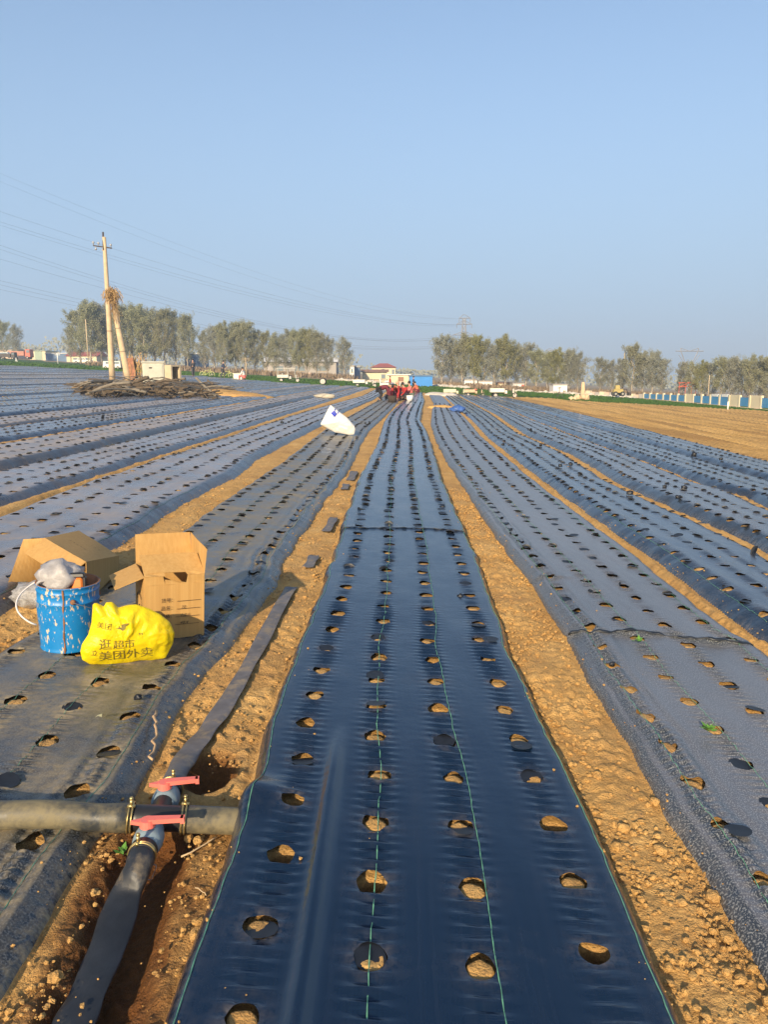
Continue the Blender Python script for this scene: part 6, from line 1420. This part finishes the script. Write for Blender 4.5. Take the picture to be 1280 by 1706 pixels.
# ------------------------------------------------------------------ pylons and lines
M_lat = simple('galvanised_lattice', (.30, .30, .31), .6, .15, .3, metal=.3)
def pylon(lab, px, pyt, Y, arms, wbase=5.5, kind='std'):
    base = ATY(px, Y); H = W3(px, pyt, Y).z-base.z; t_ = thing('lattice_pylon', lab, 'pylon', base); m = MB(); rad = .0011*Y*.62
    def w(z): return wbase*(1-z/H)**1.3/2+.7
    zs = [H*(1-(1-k/9.0)**1.0) for k in range(10)]; 
    if kind == 'std':
        for i in range(9):
            for (sx, sy) in ((-1, -1), (1, -1), (1, 1), (-1, 1)):
                a = Vector((sx*w(zs[i]), sy*w(zs[i]), zs[i])); b_ = Vector((sx*w(zs[i+1]), sy*w(zs[i+1]), zs[i+1])); m.tube([a, b_], rad, 4, cap=False)
            for sy in (-1, 1):
                m.tube([(-w(zs[i]), sy*w(zs[i]), zs[i]), (w(zs[i+1]), sy*w(zs[i+1]), zs[i+1])], rad*.6, 3, cap=False); m.tube([(w(zs[i]), sy*w(zs[i]), zs[i]), (-w(zs[i+1]), sy*w(zs[i+1]), zs[i+1])], rad*.6, 3, cap=False)
        m.build('lattice_mast', M_lat, t_)
        for (pxl, pxr, py) in arms:
            z = W3(px, py, Y).z-base.z; xl = (pxl-px)*MPP(Y); xr = (pxr-px)*MPP(Y); m = MB(); m.tube([(xl, 0, z), (xr, 0, z)], rad*.9, 4); m.tube([(xl, 0, z), (-.5, 0, z+1.8), (.5, 0, z+1.8), (xr, 0, z)], rad*.6, 4)
            for x_ in (xl, xr): m.tube([(x_, 0, z), (x_, 0, z-2.2)], rad*.6, 4)
            m.build('crossarm', M_lat, t_)
    else:
        zt = H; zm = H*.52; hw = 7.5
        for s in (-1, 1): m.tube([(s*2.4, 0, 0), (s*.6, 0, zm), (s*hw*.62, 0, zt*.93), (s*hw*.62, 0, zt)], rad, 4); m.tube([(-s*2.4, 0, 0), (s*.4, 0, zm*.7)], rad*.6, 4); m.tube([(s*1.2, 0, zm*1.1), (s*hw*.75, 0, zt*.84)], rad*.6, 4)
        m.build('lattice_mast', M_lat, t_); m = MB(); m.tube([(-hw, 0, zt*.93), (hw, 0, zt*.93)], rad, 4); m.tube([(-hw*.62, 0, zt), (0, 0, zt*.93), (hw*.62, 0, zt)], rad*.6, 4); m.build('crossarm', M_lat, t_)
    return t_
YP = 437
pylon('lattice pylon rising behind the left end of the right grove', 772, 530, YP, [(764, 782, 530), (760, 785, 540), (754, 789, 558)])
pylon('forked lattice pylon behind the row of trees on the right', 1147, 580, 420, [], 5, 'fork'); pylon('tiny faint pylon top behind the right grove', 915, 583, 700, [(908, 922, 584), (909, 921, 590)], 6)
M_cable = simple('dark_cable', (.10, .10, .12), .6, .1, 1)
# A: where each line meets the pylon; px, py at x=0 and a mid point give its height along the way
lines = [((768, 531), 281, (330, 418)), ((775, 531), 295, (330, 430)), ((762, 541), 348, (330, 457)), ((783, 541), 366, (330, 466)), ((762, 543), 372, (330, 471)), ((756, 558), 406, (330, 511)), ((787, 558), 430, (330, 520)), ((758, 561), 413, (330, 515)), ((764, 572), 467, (330, 540)), ((780, 572), 474, (330, 545)), ((770, 575), 482, (330, 549))]
wl = ['topmost far power line across the left sky', 'second far power line from the top', 'upper line of the middle bundle above the utility pole', 'middle line of the upper bundle of three', 'lowest line of the upper bundle of three', 'uppermost line of the bundle passing at the dry vines', 'lowest line of the bundle passing at the dry vines', 'middle line of the bundle passing at the dry vines', 'uppermost line of the lowest bundle', 'middle line of the lowest bundle', 'lowest power line above the left grove']
for i, ((ax_, ay), y0_, (mx, my)) in enumerate(lines):
    A = W3(ax_, ay, YP); B0 = Vector((-110+1.2*(i % 3), 100, 0)); 
    def at_px(px):
        d = ray(px, 500); k_ = d[0]/d[1]; t0 = (k_*A.y-A.x)/((B0.x-A.x)-k_*(B0.y-A.y)); return t0
    t1 = at_px(0); t2 = at_px(mx); Y1 = A.y+(B0.y-A.y)*t1; Y2 = A.y+(B0.y-A.y)*t2; z1 = W3(0, y0_, Y1).z; z2 = W3(mx, my, Y2).z; zA = A.z
    # z = zA + b t + c t^2
    c_ = ((z1-zA)/t1-(z2-zA)/t2)/(t1-t2); b__ = (z1-zA)/t1-c_*t1; pts = []
    for k in range(41):
        t_ = k/40*1.12; pts.append(Vector((A.x+(B0.x-A.x)*t_, A.y+(B0.y-A.y)*t_, zA+b__*t_+c_*t_*t_)))
    m = MB(); m.tube([p-A for p in pts], [.00011*p.y*(.55 if i > 1 else .35)+.006 for p in pts], 4, cap=False); m.build('power_line', M_cable, loc=A, label=wl[i], cat='cable')

# ------------------------------------------------------------------ air
m = MB(); m.box((0, 850, 15), (3020, 2320, 94)); HZ = bpy.data.materials.new('haze'); HZ.use_nodes = True; t = HZ.node_tree; t.nodes.clear(); o = t.nodes.new('ShaderNodeOutputMaterial'); v = t.nodes.new('ShaderNodeVolumePrincipled')
v.inputs['Color'].default_value = (.62, .78, 1.0, 1); v.inputs['Density'].default_value = .0010; v.inputs['Anisotropy'].default_value = 0.0; t.links.new(v.outputs[0], o.inputs['Volume'])
m.build('haze', HZ, kind='stuff')
